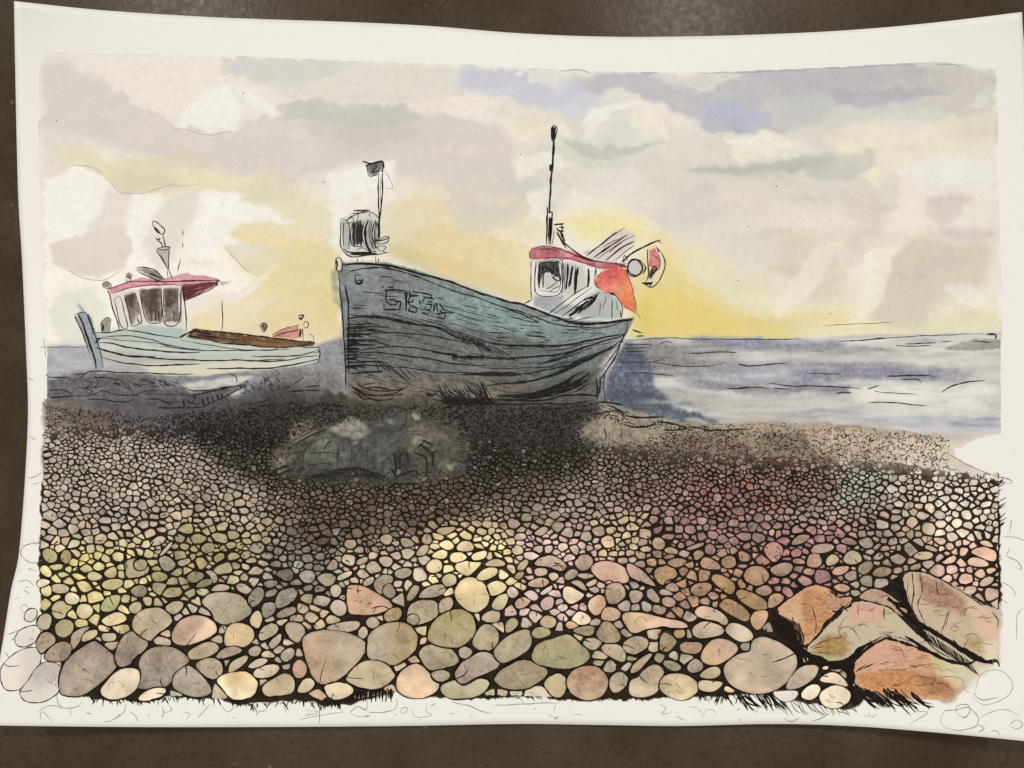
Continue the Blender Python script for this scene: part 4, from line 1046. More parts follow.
for pts, k in (([(90, 690), (105, 740), (95, 768)], 1.3), ([(205, 690), (195, 750)], 1.0), ([(120, 720), (122, 768)], .6), ([(250, 700), (255, 760)], .6)):
    BLOCK_P.stroke(f_(pts), k)
s = HEAP_P.stroke
for pts, k in (([(280, 490), (280, 400), (330, 340), (430, 300)], .8), ([(410, 385), (425, 350), (460, 325)], 1.6), ([(300, 405), (420, 400), (510, 405)], .8), ([(495, 380), (495, 500)], 1.0), ([(588, 345), (590, 470)], 1.0), ([(605, 345), (606, 480)], 1.0),
               ([(480, 320), (500, 380), (505, 480)], .6), ([(300, 480), (400, 470), (490, 460)], .7), ([(255, 430), (235, 440)], 2.8), ([(260, 490), (290, 510)], 2.6), ([(290, 550), (400, 545), (520, 510), (640, 505), (760, 545), (800, 560)], 3.2),
               ([(300, 565), (450, 550), (560, 520)], 2.6), ([(560, 560), (680, 545), (790, 575)], 2.2), ([(85, 520), (140, 495), (180, 490)], 2.6), ([(110, 550), (170, 520), (215, 505)], 2.2), ([(180, 370), (240, 340), (330, 290), (430, 250)], 1.4),
               ([(200, 330), (280, 290), (370, 240)], .9), ([(160, 430), (230, 400), (300, 390)], 1.0), ([(230, 300), (300, 260), (380, 220)], .8), ([(780, 180), (790, 140), (840, 110), (900, 112), (940, 140), (930, 210), (880, 260), (800, 270)], .8),
               ([(860, 400), (870, 480), (860, 560)], 2.4), ([(900, 400), (890, 480)], 2.0), ([(945, 400), (950, 480)], 2.0), ([(870, 555), (930, 530), (1000, 515)], 2.2), ([(845, 595), (950, 602), (1020, 604)], 2.4), ([(900, 420), (930, 410), (950, 430)], 1.6),
               ([(1010, 370), (1040, 340), (1060, 320)], 1.6), ([(1040, 320), (1110, 355)], 2.6), ([(1020, 345), (1090, 395)], 2.6), ([(985, 395), (1020, 415), (1060, 440), (1070, 550)], 2.2), ([(1110, 400), (1105, 490)], 2.6), ([(1085, 410), (1130, 385)], 1.8),
               ([(930, 290), (1000, 285), (1050, 300)], .9), ([(640, 520), (700, 470), (760, 440)], .5), ([(690, 350), (690, 520)], .6), ([(730, 400), (735, 520)], .6), ([(780, 380), (785, 540)], .6), ([(1300, 470), (1340, 450), (1400, 440)], 2.2)):
    s(Q(pts), k, (44, 42, 38))
for i in range(40):
    x, y = U(180, 1250), U(200, 520)
    s(Q([(x, y), (x + U(20, 70), y + U(-40, 15))]), U(.5, .9), (70, 66, 58))
Part.WS = 1.0

# ------------------------------------------------------------------ the stones that can be told apart, traced one by one
tA, tG, tH, tB, tC, tI, tJ, tD, tE, tK, tL = (Tl(0, 520), Tl(0, 600), Tl(150, 600), Tl(150, 520), Tl(300, 520), Tl(300, 600), Tl(450, 600),
                                              Tl(450, 520), Tl(600, 520), Tl(600, 600), Tl(740, 600))
tF, tM, tN = Tl(750, 520), Tl(864, 520), Tl(864, 620)
STONES = []


def st(t, col, *xy, col2=None, ang=90, thin=False):
    g_ = sum(col) / 3
    col = tuple(ch * .84 + g_ * .16 for ch in col)
    if col2:
        g_ = sum(col2) / 3
        col2 = tuple(ch * .84 + g_ * .16 for ch in col2)
    warm = lambda c_: tuple(ch * .66 + w_ * .34 for ch, w_ in zip(c_, [sum(c_) / 3 * k for k in (1.14, 1.0, .82)]))
    pts = [(xy[i], xy[i + 1]) for i in range(0, len(xy), 2)]
    mx, my = sum(p[0] for p in pts) / len(pts), sum(p[1] for p in pts) / len(pts)
    pts = [(mx + (x - mx) * 1.08, my + (y - my) * 1.08) for x, y in pts]
    STONES.append((t(pts), warm(col), warm(col2) if col2 else None, ang, thin))


st(tA, (165, 160, 108), 270, 200, 310, 180, 365, 215, 360, 260, 320, 275, 285, 250)
st(tA, (138, 132, 84), 395, 205, 430, 190, 460, 230, 430, 285, 385, 250)
st(tA, (152, 136, 110), 800, 270, 850, 250, 930, 250, 960, 330, 900, 360, 810, 375)
st(tA, (142, 128, 106), 860, 260, 920, 245, 945, 290, 915, 325, 865, 315)
st(tA, (178, 166, 106), 650, 400, 720, 375, 785, 385, 780, 420, 720, 450, 660, 440)
st(tA, (120, 118, 104), 840, 435, 880, 415, 935, 430, 935, 480, 880, 495, 840, 470)
st(tA, (158, 156, 100), 650, 540, 690, 490, 770, 480, 760, 530, 730, 580, 650, 585)
st(tA, (214, 182, 132), 645, 650, 670, 620, 760, 585, 815, 630, 770, 665, 690, 680, col2=(196, 180, 140), ang=180)
st(tA, (172, 168, 118), 330, 560, 370, 520, 420, 525, 465, 555, 420, 590, 415, 625, 350, 630)
st(tA, (192, 172, 140), 485, 580, 510, 535, 560, 535, 600, 580, 560, 630, 505, 625)
st(tA, (204, 194, 164), 410, 490, 450, 460, 510, 490, 500, 540, 430, 540)
st(tA, (152, 146, 98), 350, 690, 380, 640, 450, 635, 475, 690, 430, 750, 370, 745)
st(tA, (166, 160, 146), 235, 650, 260, 610, 310, 595, 335, 640, 310, 700, 250, 695)
st(tA, (168, 152, 136), 330, 415, 400, 410, 450, 430, 430, 470, 340, 470)
st(tA, (188, 178, 130), 560, 345, 600, 325, 660, 360, 630, 385, 570, 385)
st(tA, (172, 156, 98), 660, 335, 740, 290, 745, 365, 690, 370)
st(tA, (206, 196, 134), 260, 300, 300, 290, 335, 340, 310, 370, 260, 335)
st(tA, (198, 192, 130), 255, 435, 325, 415, 330, 480, 280, 490)
st(tA, (216, 206, 176), 240, 395, 270, 375, 330, 395, 270, 430, 240, 425)
st(tA, (168, 158, 122), 820, 560, 860, 525, 905, 530, 900, 585, 850, 600)
st(tA, (208, 203, 184), 160, 600, 190, 565, 235, 570, 235, 620, 200, 655, 160, 640, thin=True)
st(tG, (216, 210, 190), 95, 240, 130, 190, 215, 160, 255, 195, 250, 240, 180, 300, 110, 290, thin=True)
st(tG, (224, 216, 196), 5, 500, 20, 420, 100, 340, 210, 300, 260, 350, 240, 440, 180, 540, 120, 570, 40, 570, col2=(200, 188, 160), ang=0, thin=True)
st(tG, (150, 142, 134), 130, 580, 190, 510, 240, 430, 300, 400, 385, 420, 390, 500, 370, 590, 300, 640, 220, 655, 150, 630, col2=(208, 200, 174), ang=90, thin=True)
st(tG, (142, 122, 112), 235, 260, 270, 210, 320, 200, 365, 260, 300, 310, 265, 345, 235, 300)
st(tG, (150, 138, 126), 450, 240, 480, 200, 580, 165, 540, 215, 500, 280, 460, 330)
st(tG, (130, 122, 116), 390, 580, 400, 430, 480, 340, 600, 260, 660, 310, 700, 340, 735, 380, 740, 420, 700, 470, 620, 540, 530, 605, 430, 600, col2=(146, 140, 126))
st(tG, (134, 116, 106), 280, 370, 330, 300, 400, 265, 455, 290, 450, 340, 410, 390, 330, 390)
st(tG, (132, 124, 114), 745, 330, 790, 230, 860, 200, 950, 270, 930, 320, 850, 370, 840, 410, 770, 430, 740, 390)
st(tG, (158, 148, 122), 850, 150, 880, 90, 950, 55, 1040, 55, 1095, 110, 1090, 160, 1020, 200, 985, 240, 960, 265, 870, 205, col2=(170, 156, 126))
st(tG, (140, 124, 116), 890, 410, 930, 340, 1000, 305, 1110, 310, 1190, 370, 1200, 400, 1120, 450, 1080, 540, 1000, 560, 890, 560, 880, 530, 920, 470, col2=(122, 114, 114))
st(tG, (202, 188, 174), 640, 590, 680, 520, 760, 450, 840, 440, 890, 460, 880, 560, 800, 620, 700, 640)
st(tG, (206, 194, 176), 890, 620, 960, 570, 1060, 560, 1060, 600, 1000, 635, 900, 645)
st(tG, (182, 170, 146), 530, 230, 560, 200, 620, 190, 620, 230, 560, 260, 525, 265)
st(tG, (166, 160, 150), 650, 210, 740, 210, 740, 260, 660, 265)
st(tH, (172, 142, 122), 150, 200, 210, 120, 300, 95, 390, 125, 430, 180, 410, 220, 320, 260, 220, 290, 150, 265, col2=(196, 166, 140), ang=30)
st(tB, (152, 142, 130), 340, 520, 390, 470, 540, 465, 610, 510, 650, 580, 600, 630, 500, 665, 420, 650, 400, 590, 350, 545, col2=(140, 132, 122), ang=45)
st(tH, (204, 178, 122), 480, 230, 510, 160, 580, 150, 650, 180, 665, 240, 610, 300, 540, 290, 485, 295)
st(tH, (194, 168, 134), 630, 140, 680, 60, 715, 90, 715, 140, 690, 190)
st(tH, (152, 140, 124), 690, 230, 720, 170, 790, 140, 830, 190, 770, 240, 710, 265)
st(tH, (146, 132, 116), 860, 170, 890, 140, 960, 150, 1000, 200, 960, 260, 930, 275, 880, 230)
st(tH, (172, 146, 120), 245, 340, 280, 310, 370, 265, 435, 290, 430, 330, 350, 370, 260, 380, col2=(186, 150, 116), ang=0)
st(tH, (152, 142, 122), 420, 360, 470, 310, 560, 295, 600, 330, 500, 370, 440, 380)
st(tH, (158, 150, 126), 500, 440, 520, 390, 600, 350, 630, 370, 590, 420, 510, 470)
st(tH, (146, 138, 128), 150, 520, 170, 470, 240, 420, 290, 450, 340, 500, 385, 560, 380, 600, 280, 620, 160, 570)
st(tH, (152, 136, 122), 290, 420, 330, 385, 400, 370, 460, 400, 465, 470, 400, 515, 340, 470)
st(tH, (202, 168, 110), 430, 520, 470, 480, 600, 455, 640, 480, 685, 520, 680, 580, 640, 620, 550, 640, 500, 610, 470, 560, col2=(216, 198, 160), ang=90)
st(tH, (176, 166, 130), 720, 560, 760, 520, 870, 465, 920, 510, 920, 590, 850, 605, 760, 620, 730, 600)
st(tH, (178, 162, 146), 660, 470, 700, 430, 800, 410, 830, 440, 780, 490, 690, 500)
st(tH, (172, 158, 142), 630, 410, 700, 370, 760, 380, 720, 420, 640, 440)
st(tH, (168, 132, 106), 910, 430, 950, 375, 1005, 420, 990, 490, 930, 500)
st(tH, (152, 140, 126), 630, 320, 670, 290, 715, 310, 690, 360, 640, 355)
st(tH, (158, 144, 130), 755, 270, 840, 200, 840, 260, 780, 320)
st(tH, (156, 142, 130), 830, 350, 890, 305, 925, 320, 915, 370, 860, 400)
st(tI, (168, 158, 142), 0, 540, 30, 500, 95, 510, 90, 560, 40, 590, -20, 590)
st(tB, (126, 120, 112), 625, 500, 680, 430, 730, 440, 720, 510, 660, 560, 630, 530)
st(tB, (124, 120, 112), 805, 510, 840, 450, 930, 430, 945, 490, 880, 550, 810, 570)
st(tB, (130, 124, 116), 715, 560, 740, 530, 800, 530, 800, 590, 730, 635)
st(tB, (124, 118, 110), 810, 590, 870, 560, 930, 550, 930, 600, 820, 635)
st(tB, (106, 98, 93), 820, 330, 900, 310, 920, 370, 880, 400, 810, 360)
st(tB, (142, 133, 120), 55, 240, 110, 225, 165, 270, 150, 310, 100, 330, 60, 280)
st(tB, (126, 120, 90), 230, 370, 280, 325, 345, 335, 340, 380, 270, 405)
st(tB, (152, 144, 124), 350, 330, 400, 325, 435, 370, 420, 400, 395, 400, 390, 360)
st(tB, (120, 115, 86), 285, 425, 340, 380, 400, 380, 390, 415, 310, 435)
st(tB, (164, 154, 128), 85, 555, 150, 520, 220, 525, 200, 570, 150, 610)
st(tB, (152, 142, 126), 390, 440, 440, 405, 510, 420, 500, 450, 400, 455)
st(tB, (164, 152, 132), 170, 265, 250, 240, 260, 270, 200, 300)
st(tB, (142, 137, 72), 10, 340, 70, 330, 120, 365, 70, 395, 20, 385)
st(tB, (168, 156, 142), 5, 135, 60, 100, 105, 120, 70, 155, 10, 165)
st(tB, (178, 168, 148), 590, 270, 640, 290, 630, 320, 590, 310)
st(tB, (112, 107, 99), 720, 400, 800, 380, 820, 410, 760, 440)
st(tB, (172, 162, 146), 55, 230, 130, 140, 145, 150, 90, 220)
st(tC, (184, 136, 106), 305, 440, 330, 415, 400, 425, 500, 480, 600, 545, 520, 590, 430, 605, 320, 605, 305, 540, col2=(170, 130, 104), ang=0)
st(tC, (152, 142, 126), 105, 370, 150, 340, 220, 350, 225, 390, 180, 430, 140, 410)
st(tC, (172, 162, 152), 195, 430, 240, 410, 268, 450, 240, 495, 200, 480)
st(tC, (168, 158, 147), 195, 540, 240, 500, 295, 540, 290, 600, 240, 615, 195, 570)
st(tC, (140, 124, 110), 480, 390, 530, 350, 590, 360, 590, 400, 530, 440, 520, 480, 475, 430)
st(tC, (130, 118, 106), 535, 430, 580, 400, 615, 470, 580, 505, 530, 470)
st(tC, (152, 146, 130), 760, 490, 800, 440, 900, 405, 935, 440, 900, 490, 770, 505)
st(tC, (148, 142, 114), 690, 570, 720, 530, 800, 510, 870, 520, 890, 580, 850, 640, 760, 670, 700, 660, 690, 620)
st(tC, (142, 135, 106), 685, 620, 730, 600, 770, 630, 740, 675, 690, 660)
st(tC, (162, 154, 132), 890, 520, 960, 490, 990, 530, 950, 590, 895, 605)
st(tC, (146, 124, 84), 540, 600, 600, 560, 650, 570, 650, 630, 580, 655, 545, 640)
st(tC, (164, 152, 126), 425, 640, 470, 615, 515, 660, 480, 695, 430, 680)
st(tC, (160, 148, 132), 170, 690, 240, 660, 370, 645, 380, 680, 330, 715, 200, 715)
st(tC, (170, 158, 142), 370, 720, 400, 675, 435, 700, 430, 740, 390, 765)
st(tC, (140, 132, 112), 680, 500, 720, 420, 770, 420, 740, 490, 700, 520)
st(tC, (130, 120, 112), 600, 340, 650, 305, 715, 310, 710, 360, 630, 380)
st(tC, (152, 138, 120), 500, 240, 560, 230, 600, 260, 570, 305, 520, 290)
st(tC, (142, 133, 120), 180, 290, 220, 245, 245, 290, 220, 320, 170, 315)
st(tC, (164, 154, 126), 750, 200, 780, 160, 825, 160, 810, 220, 745, 230)
st(tC, (208, 193, 138), 850, 220, 900, 190, 945, 200, 930, 250, 850, 240)
st(tC, (212, 192, 138), 810, 290, 850, 250, 905, 265, 905, 320, 850, 340, 815, 320)
st(tC, (208, 192, 134), 890, 150, 950, 125, 990, 170, 950, 195, 900, 170)
st(tC, (168, 153, 134), 510, 110, 560, 90, 595, 110, 570, 160, 530, 150)
st(tC, (142, 132, 112), 640, 120, 690, 115, 740, 160, 660, 180)
st(tC, (152, 142, 114), 880, 60, 920, 45, 1010, 45, 930, 100, 880, 80)
st(tC, (162, 154, 120), 910, 370, 960, 340, 1005, 370, 1000, 410, 940, 430, 915, 410)
st(tC, (178, 164, 142), 235, 360, 330, 320, 330, 360, 250, 395)
st(tC, (152, 142, 122), 415, 380, 475, 355, 470, 400, 420, 425, 405, 410)
st(tC, (152, 136, 120), 360, 260, 430, 230, 430, 270, 370, 290)
st(tI, (162, 132, 106), 15, 270, 60, 220, 150, 200, 300, 215, 420, 280, 400, 350, 330, 430, 270, 490, 150, 535, 100, 500, 60, 420, col2=(150, 136, 120), ang=-20)
st(tI, (148, 140, 130), 435, 300, 450, 210, 560, 150, 680, 150, 750, 230, 740, 310, 680, 370, 600, 415, 540, 390, 440, 375, col2=(146, 122, 84), ang=0)
st(tI, (168, 154, 122), 300, 490, 370, 420, 430, 390, 530, 400, 600, 470, 590, 510, 500, 570, 380, 560, 310, 520)
st(tI, (198, 182, 152), 150, 560, 200, 530, 290, 530, 350, 580, 280, 630, 190, 635)
st(tI, (178, 150, 126), 620, 540, 640, 470, 700, 420, 770, 410, 830, 480, 900, 545, 820, 620, 720, 625, 640, 590, col2=(200, 160, 134), ang=80)
st(tI, (148, 138, 120), 760, 350, 790, 300, 880, 285, 960, 310, 1020, 380, 1000, 410, 900, 440, 820, 450)
st(tJ, (142, 136, 80), -130, 200, -90, 130, -20, 80, 70, 60, 140, 100, 165, 180, 130, 250, 70, 295, 0, 300, -130, 270, col2=(140, 134, 96))
st(tI, (152, 140, 126), 830, 470, 910, 445, 960, 470, 950, 510, 880, 530)
st(tJ, (174, 164, 140), -60, 560, 0, 520, 60, 510, 80, 560, 180, 500, 240, 510, 245, 560, 180, 615, 60, 630, -20, 620)
st(tJ, (152, 144, 116), 145, 260, 200, 165, 260, 160, 310, 210, 300, 290, 230, 330, 160, 300)
st(tJ, (168, 154, 126), 205, 100, 270, 65, 320, 75, 320, 130, 260, 150, 205, 130)
st(tJ, (146, 138, 130), 30, 465, 80, 400, 190, 330, 260, 345, 325, 420, 210, 475, 160, 490, 90, 540, 50, 520)
st(tJ, (152, 142, 124), 290, 310, 360, 240, 460, 195, 510, 200, 515, 310, 430, 360, 340, 410, 290, 360)
st(tJ, (132, 124, 96), 285, 500, 350, 430, 480, 375, 640, 450, 560, 530, 470, 570, 380, 570, 310, 540)
st(tJ, (148, 140, 94), 530, 350, 560, 280, 680, 250, 750, 215, 800, 260, 890, 340, 860, 400, 740, 440, 600, 420, 535, 390)
st(tJ, (164, 152, 106), 600, 540, 640, 490, 700, 465, 745, 510, 740, 590, 690, 630, 640, 600)
st(tJ, (146, 102, 72), 745, 520, 790, 450, 870, 425, 950, 435, 1005, 500, 1000, 560, 960, 620, 860, 640, 770, 590, col2=(164, 140, 112), ang=90)
st(tJ, (147, 136, 112), 355, 150, 400, 110, 440, 140, 420, 190, 360, 215)
st(tJ, (152, 146, 96), 525, 200, 570, 170, 640, 190, 640, 230, 560, 250, 525, 230)
st(tJ, (168, 148, 116), 570, 150, 610, 95, 680, 120, 670, 170, 620, 180)
st(tJ, (228, 208, 168), 780, 120, 830, 65, 910, 120, 870, 160, 790, 150)
st(tJ, (194, 152, 106), 735, 160, 770, 130, 830, 170, 770, 190)
st(tJ, (162, 152, 136), 50, 320, 100, 295, 150, 325, 110, 375, 65, 365)
st(tJ, (142, 126, 92), 780, 190, 870, 165, 925, 170, 910, 230, 830, 220)
st(tD, (194, 182, 128), 35, 450, 90, 370, 180, 375, 240, 440, 250, 520, 200, 580, 130, 585, 60, 530, 40, 490)
st(tD, (203, 192, 130), 235, 415, 300, 385, 365, 420, 340, 460, 265, 495, 250, 450)
st(tD, (184, 177, 122), 260, 560, 300, 490, 370, 465, 375, 520, 330, 580)
st(tD, (204, 187, 132), 35, 290, 80, 260, 150, 275, 205, 270, 150, 330, 110, 360, 45, 320)
st(tD, (198, 182, 128), 165, 370, 220, 310, 300, 305, 300, 350, 210, 390)
st(tD, (203, 187, 142), 130, 240, 160, 205, 240, 195, 220, 250, 160, 265)
st(tD, (178, 157, 127), 225, 280, 290, 245, 350, 270, 345, 295, 240, 295)
st(tD, (208, 192, 138), 0, 260, 10, 210, 90, 210, 115, 245, 50, 275)
st(tD, (188, 172, 132), 45, 170, 80, 135, 130, 140, 155, 180, 120, 200, 50, 195)
st(tD, (162, 132, 117), 525, 290, 580, 235, 660, 225, 750, 290, 710, 330, 640, 300)
st(tD, (168, 132, 127), 795, 270, 830, 225, 890, 220, 920, 270, 880, 320, 830, 320)
st(tE, (192, 142, 134), -60, 320, -20, 275, 60, 265, 150, 300, 180, 360, 170, 400, 100, 400, 60, 375, 20, 395)
st(tD, (200, 189, 152), 720, 450, 750, 420, 860, 470, 850, 500, 780, 540, 730, 510)
st(tD, (162, 147, 122), 775, 395, 830, 385, 870, 430, 870, 460, 790, 410)
st(tD, (200, 172, 140), 880, 530, 950, 470, 1000, 510, 990, 560, 940, 620, 890, 580, col2=(184, 134, 104), ang=0)
st(tD, (188, 152, 127), 500, 400, 580, 365, 640, 390, 600, 430, 510, 425)
st(tD, (184, 153, 153), 575, 530, 620, 490, 670, 500, 660, 560, 600, 580)
st(tD, (172, 149, 146), 410, 530, 450, 495, 520, 500, 500, 550, 430, 570)
st(tD, (188, 162, 160), 365, 450, 400, 420, 445, 460, 420, 500, 375, 490)
st(tD, (194, 168, 168), 470, 470, 520, 445, 570, 490, 540, 520, 490, 490)
st(tD, (198, 168, 168), 570, 470, 650, 415, 660, 440, 600, 480)
st(tD, (142, 126, 121), 735, 350, 780, 310, 825, 335, 790, 375, 740, 385)
st(tD, (193, 162, 152), 625, 350, 670, 335, 700, 360, 660, 400)
st(tD, (153, 142, 130), 540, 75, 600, 40, 630, 60, 590, 100, 545, 95)
st(tD, (193, 168, 164), 680, 560, 730, 530, 760, 560, 720, 590)
st(tD, (168, 150, 127), 435, 290, 480, 250, 505, 270, 470, 320, 435, 320)
st(tD, (147, 113, 89), 405, 365, 450, 325, 480, 335, 450, 385)
st(tD, (183, 154, 137), 540, 310, 620, 310, 620, 350, 550, 360)
st(tE, (194, 146, 116), 10, 600, 40, 555, 110, 570, 135, 610, 90, 645, 15, 640)
st(tE, (168, 142, 117), 40, 430, 80, 405, 140, 410, 170, 480, 120, 530, 60, 545, 40, 500)
st(tE, (163, 132, 122), 170, 290, 200, 280, 290, 340, 370, 430, 300, 410, 200, 380)
st(tE, (153, 132, 127), 185, 460, 230, 450, 280, 470, 250, 520, 205, 535)
st(tE, (153, 117, 82), 345, 330, 380, 300, 450, 290, 495, 340, 480, 375, 420, 380, 405, 420, 360, 380)
st(tE, (163, 112, 97), 580, 430, 620, 405, 700, 400, 720, 430, 660, 490, 590, 470)
st(tE, (168, 122, 102), 640, 260, 690, 230, 770, 290, 760, 320, 650, 310)
st(tE, (168, 122, 97), 780, 250, 820, 225, 870, 240, 870, 300, 810, 310, 780, 280)
st(tE, (168, 124, 68), 720, 360, 760, 345, 870, 410, 840, 480, 790, 450, 720, 390)
st(tE, (163, 122, 72), 770, 540, 820, 495, 960, 590, 940, 650, 880, 630, 770, 560)
st(tE, (172, 127, 72), 870, 460, 920, 445, 1040, 500, 1080, 560, 1000, 580, 930, 540, 880, 490)
st(tE, (164, 117, 82), 920, 350, 960, 300, 1040, 300, 1090, 350, 1060, 400, 1000, 425, 930, 390)
st(tE, (188, 162, 142), 600, 590, 650, 545, 760, 580, 820, 640, 800, 680, 730, 640, 640, 630)
st(tE, (183, 168, 148), 590, 700, 630, 660, 690, 650, 780, 680, 790, 730, 660, 760, 600, 740)
st(tE, (193, 181, 162), 810, 690, 850, 655, 940, 690, 980, 740, 960, 770, 890, 780, 810, 720)
st(tE, (192, 160, 112), 140, 600, 260, 590, 400, 630, 520, 650, 560, 690, 480, 695, 400, 680, 300, 700, 220, 735, 170, 670, col2=(208, 164, 154), ang=0)
st(tE, (153, 117, 112), 670, 170, 710, 150, 745, 190, 730, 220, 680, 215)
st(tE, (153, 122, 112), 550, 180, 660, 140, 660, 165, 570, 195)
st(tE, (153, 122, 97), 430, 260, 520, 240, 560, 265, 500, 305, 440, 290)
st(tE, (153, 127, 120), 420, 430, 460, 395, 510, 440, 480, 460, 425, 445)
st(tE, (153, 127, 122), 400, 500, 450, 490, 490, 530, 450, 560, 400, 540)
st(tE, (168, 144, 107), 335, 130, 370, 105, 420, 140, 400, 190, 345, 180)
st(tE, (158, 120, 97), 590, 210, 640, 190, 670, 220, 610, 265)
st(tE, (184, 137, 77), 960, 620, 1000, 585, 1080, 590, 1060, 640, 1020, 690, 970, 650)
st(tE, (158, 142, 132), 380, 460, 400, 440, 470, 465, 460, 480, 390, 480)
st(tE, (168, 137, 102), 410, 190, 450, 170, 500, 195, 490, 220, 430, 210)
st(tE, (178, 162, 142), 250, 190, 290, 165, 335, 185, 300, 210)
st(tF, (180, 118, 110), 88, 200, 110, 155, 165, 140, 215, 185, 190, 240, 150, 275)
st(tF, (160, 124, 116), 125, 320, 170, 280, 240, 270, 280, 290, 250, 350, 180, 360)
st(tF, (178, 120, 112), 365, 250, 390, 215, 440, 215, 465, 270, 430, 310, 365, 295)
st(tF, (160, 136, 124), 385, 190, 430, 155, 520, 150, 540, 180, 480, 210, 400, 210)
st(tF, (176, 164, 128), 600, 240, 640, 195, 700, 205, 718, 260, 670, 290, 605, 275)
st(tF, (172, 158, 126), 485, 250, 530, 215, 575, 250, 540, 285, 490, 295)
st(tF, (168, 134, 122), 265, 150, 300, 95, 370, 90, 380, 115, 330, 150, 275, 160)
st(tF, (200, 152, 120), 520, 340, 560, 295, 640, 290, 620, 330, 570, 355)
st(tF, (186, 142, 120), 525, 430, 580, 400, 650, 435, 600, 465)
st(tF, (150, 122, 104), 790, 330, 830, 300, 900, 310, 900, 340, 850, 365, 790, 355)
st(tF, (150, 118, 104), 580, 130, 640, 105, 685, 140, 670, 160, 600, 150)
st(tF, (176, 130, 100), 115, 540, 130, 480, 190, 465, 220, 500, 190, 540, 125, 565)
st(tF, (150, 118, 102), 30, 445, 100, 410, 145, 450, 110, 485, 50, 480)
st(tM, (208, 150, 132), 680, 210, 720, 180, 790, 170, 850, 210, 840, 265, 790, 260, 740, 235)
st(tM, (200, 160, 150), 655, 260, 700, 235, 760, 250, 805, 290, 740, 300, 670, 285)
st(tM, (206, 164, 142), 735, 140, 790, 130, 835, 175, 770, 165)
st(tM, (176, 160, 150), 320, 230, 350, 205, 430, 205, 440, 235, 390, 255, 330, 245)
st(tM, (206, 166, 156), 490, 275, 560, 220, 595, 245, 560, 280)
st(tM, (178, 138, 130), 385, 180, 400, 155, 470, 185, 460, 205)
st(tM, (172, 148, 146), 740, 400, 790, 360, 840, 375, 800, 415, 750, 425)
st(tK, (158, 142, 112), 140, 290, 180, 250, 250, 230, 310, 260, 300, 310, 220, 355, 165, 330)
st(tK, (158, 144, 122), 10, 300, 50, 280, 130, 290, 165, 350, 150, 400, 80, 370, 20, 330)
st(tK, (158, 127, 87), 380, 310, 390, 230, 420, 205, 490, 260, 480, 290, 440, 330, 400, 330)
st(tK, (178, 132, 102), 510, 290, 560, 265, 640, 270, 660, 300, 620, 345, 530, 335)
st(tK, (188, 150, 104), 650, 350, 700, 270, 760, 250, 830, 265, 885, 310, 840, 360, 760, 410, 700, 410, 660, 390, col2=(196, 146, 134), ang=-40)
st(tK, (153, 132, 117), 550, 430, 610, 360, 665, 420, 640, 460, 580, 470)
st(tK, (164, 148, 118), 190, 580, 200, 510, 250, 500, 270, 460, 350, 410, 410, 460, 380, 520, 365, 590, 280, 620, 210, 610, col2=(190, 174, 142), ang=90)
st(tK, (172, 150, 116), 385, 540, 420, 480, 540, 475, 620, 530, 625, 580, 560, 630, 500, 640, 400, 590, col2=(186, 170, 132), ang=90)
st(tK, (152, 142, 127), 60, 570, 70, 490, 120, 455, 180, 490, 170, 550, 100, 600)
st(tK, (163, 150, 120), 190, 460, 220, 400, 320, 340, 335, 360, 260, 440, 220, 465)
st(tK, (132, 122, 97), 405, 420, 420, 380, 500, 400, 530, 440, 480, 460)
st(tK, (183, 170, 142), 630, 550, 640, 510, 780, 520, 775, 550, 720, 590, 640, 580)
st(tK, (168, 150, 122), 625, 490, 700, 430, 770, 430, 770, 480, 720, 505)
st(tK, (194, 173, 153), 790, 580, 810, 545, 865, 575, 850, 595)
st(tK, (190, 138, 92), 470, 210, 500, 185, 545, 190, 545, 235, 490, 245)
st(tK, (153, 127, 102), 0, 180, 20, 140, 70, 145, 135, 230, 110, 270, 20, 270, -25, 220)
st(tL, (178, 150, 140), -95, 440, -60, 390, 10, 345, 75, 340, 75, 275, 130, 240, 240, 270, 350, 350, 355, 420, 310, 500, 240, 560, 140, 590, 40, 580, -60, 530,
   col2=(168, 146, 138), ang=-50)
st(tL, (174, 144, 134), 290, 560, 350, 460, 420, 415, 500, 425, 490, 480, 420, 540, 340, 570)
st(tL, (228, 216, 196), 200, 590, 290, 575, 380, 580, 350, 640, 270, 655, thin=True)
st(tL, (216, 204, 188), 390, 600, 430, 550, 500, 540, 515, 590, 460, 640, 400, 630)
st(tL, (212, 204, 184), 505, 610, 560, 560, 630, 545, 710, 590, 700, 650, 630, 695, 540, 680)
st(tL, (204, 188, 164), 510, 505, 580, 460, 640, 480, 700, 560, 600, 530, 530, 525)
st(tL, (206, 192, 172), 525, 432, 558, 420, 568, 440, 535, 446)
st(tL, (192, 148, 97), 65, 120, 100, 70, 180, 70, 170, 130, 120, 195, 85, 170)

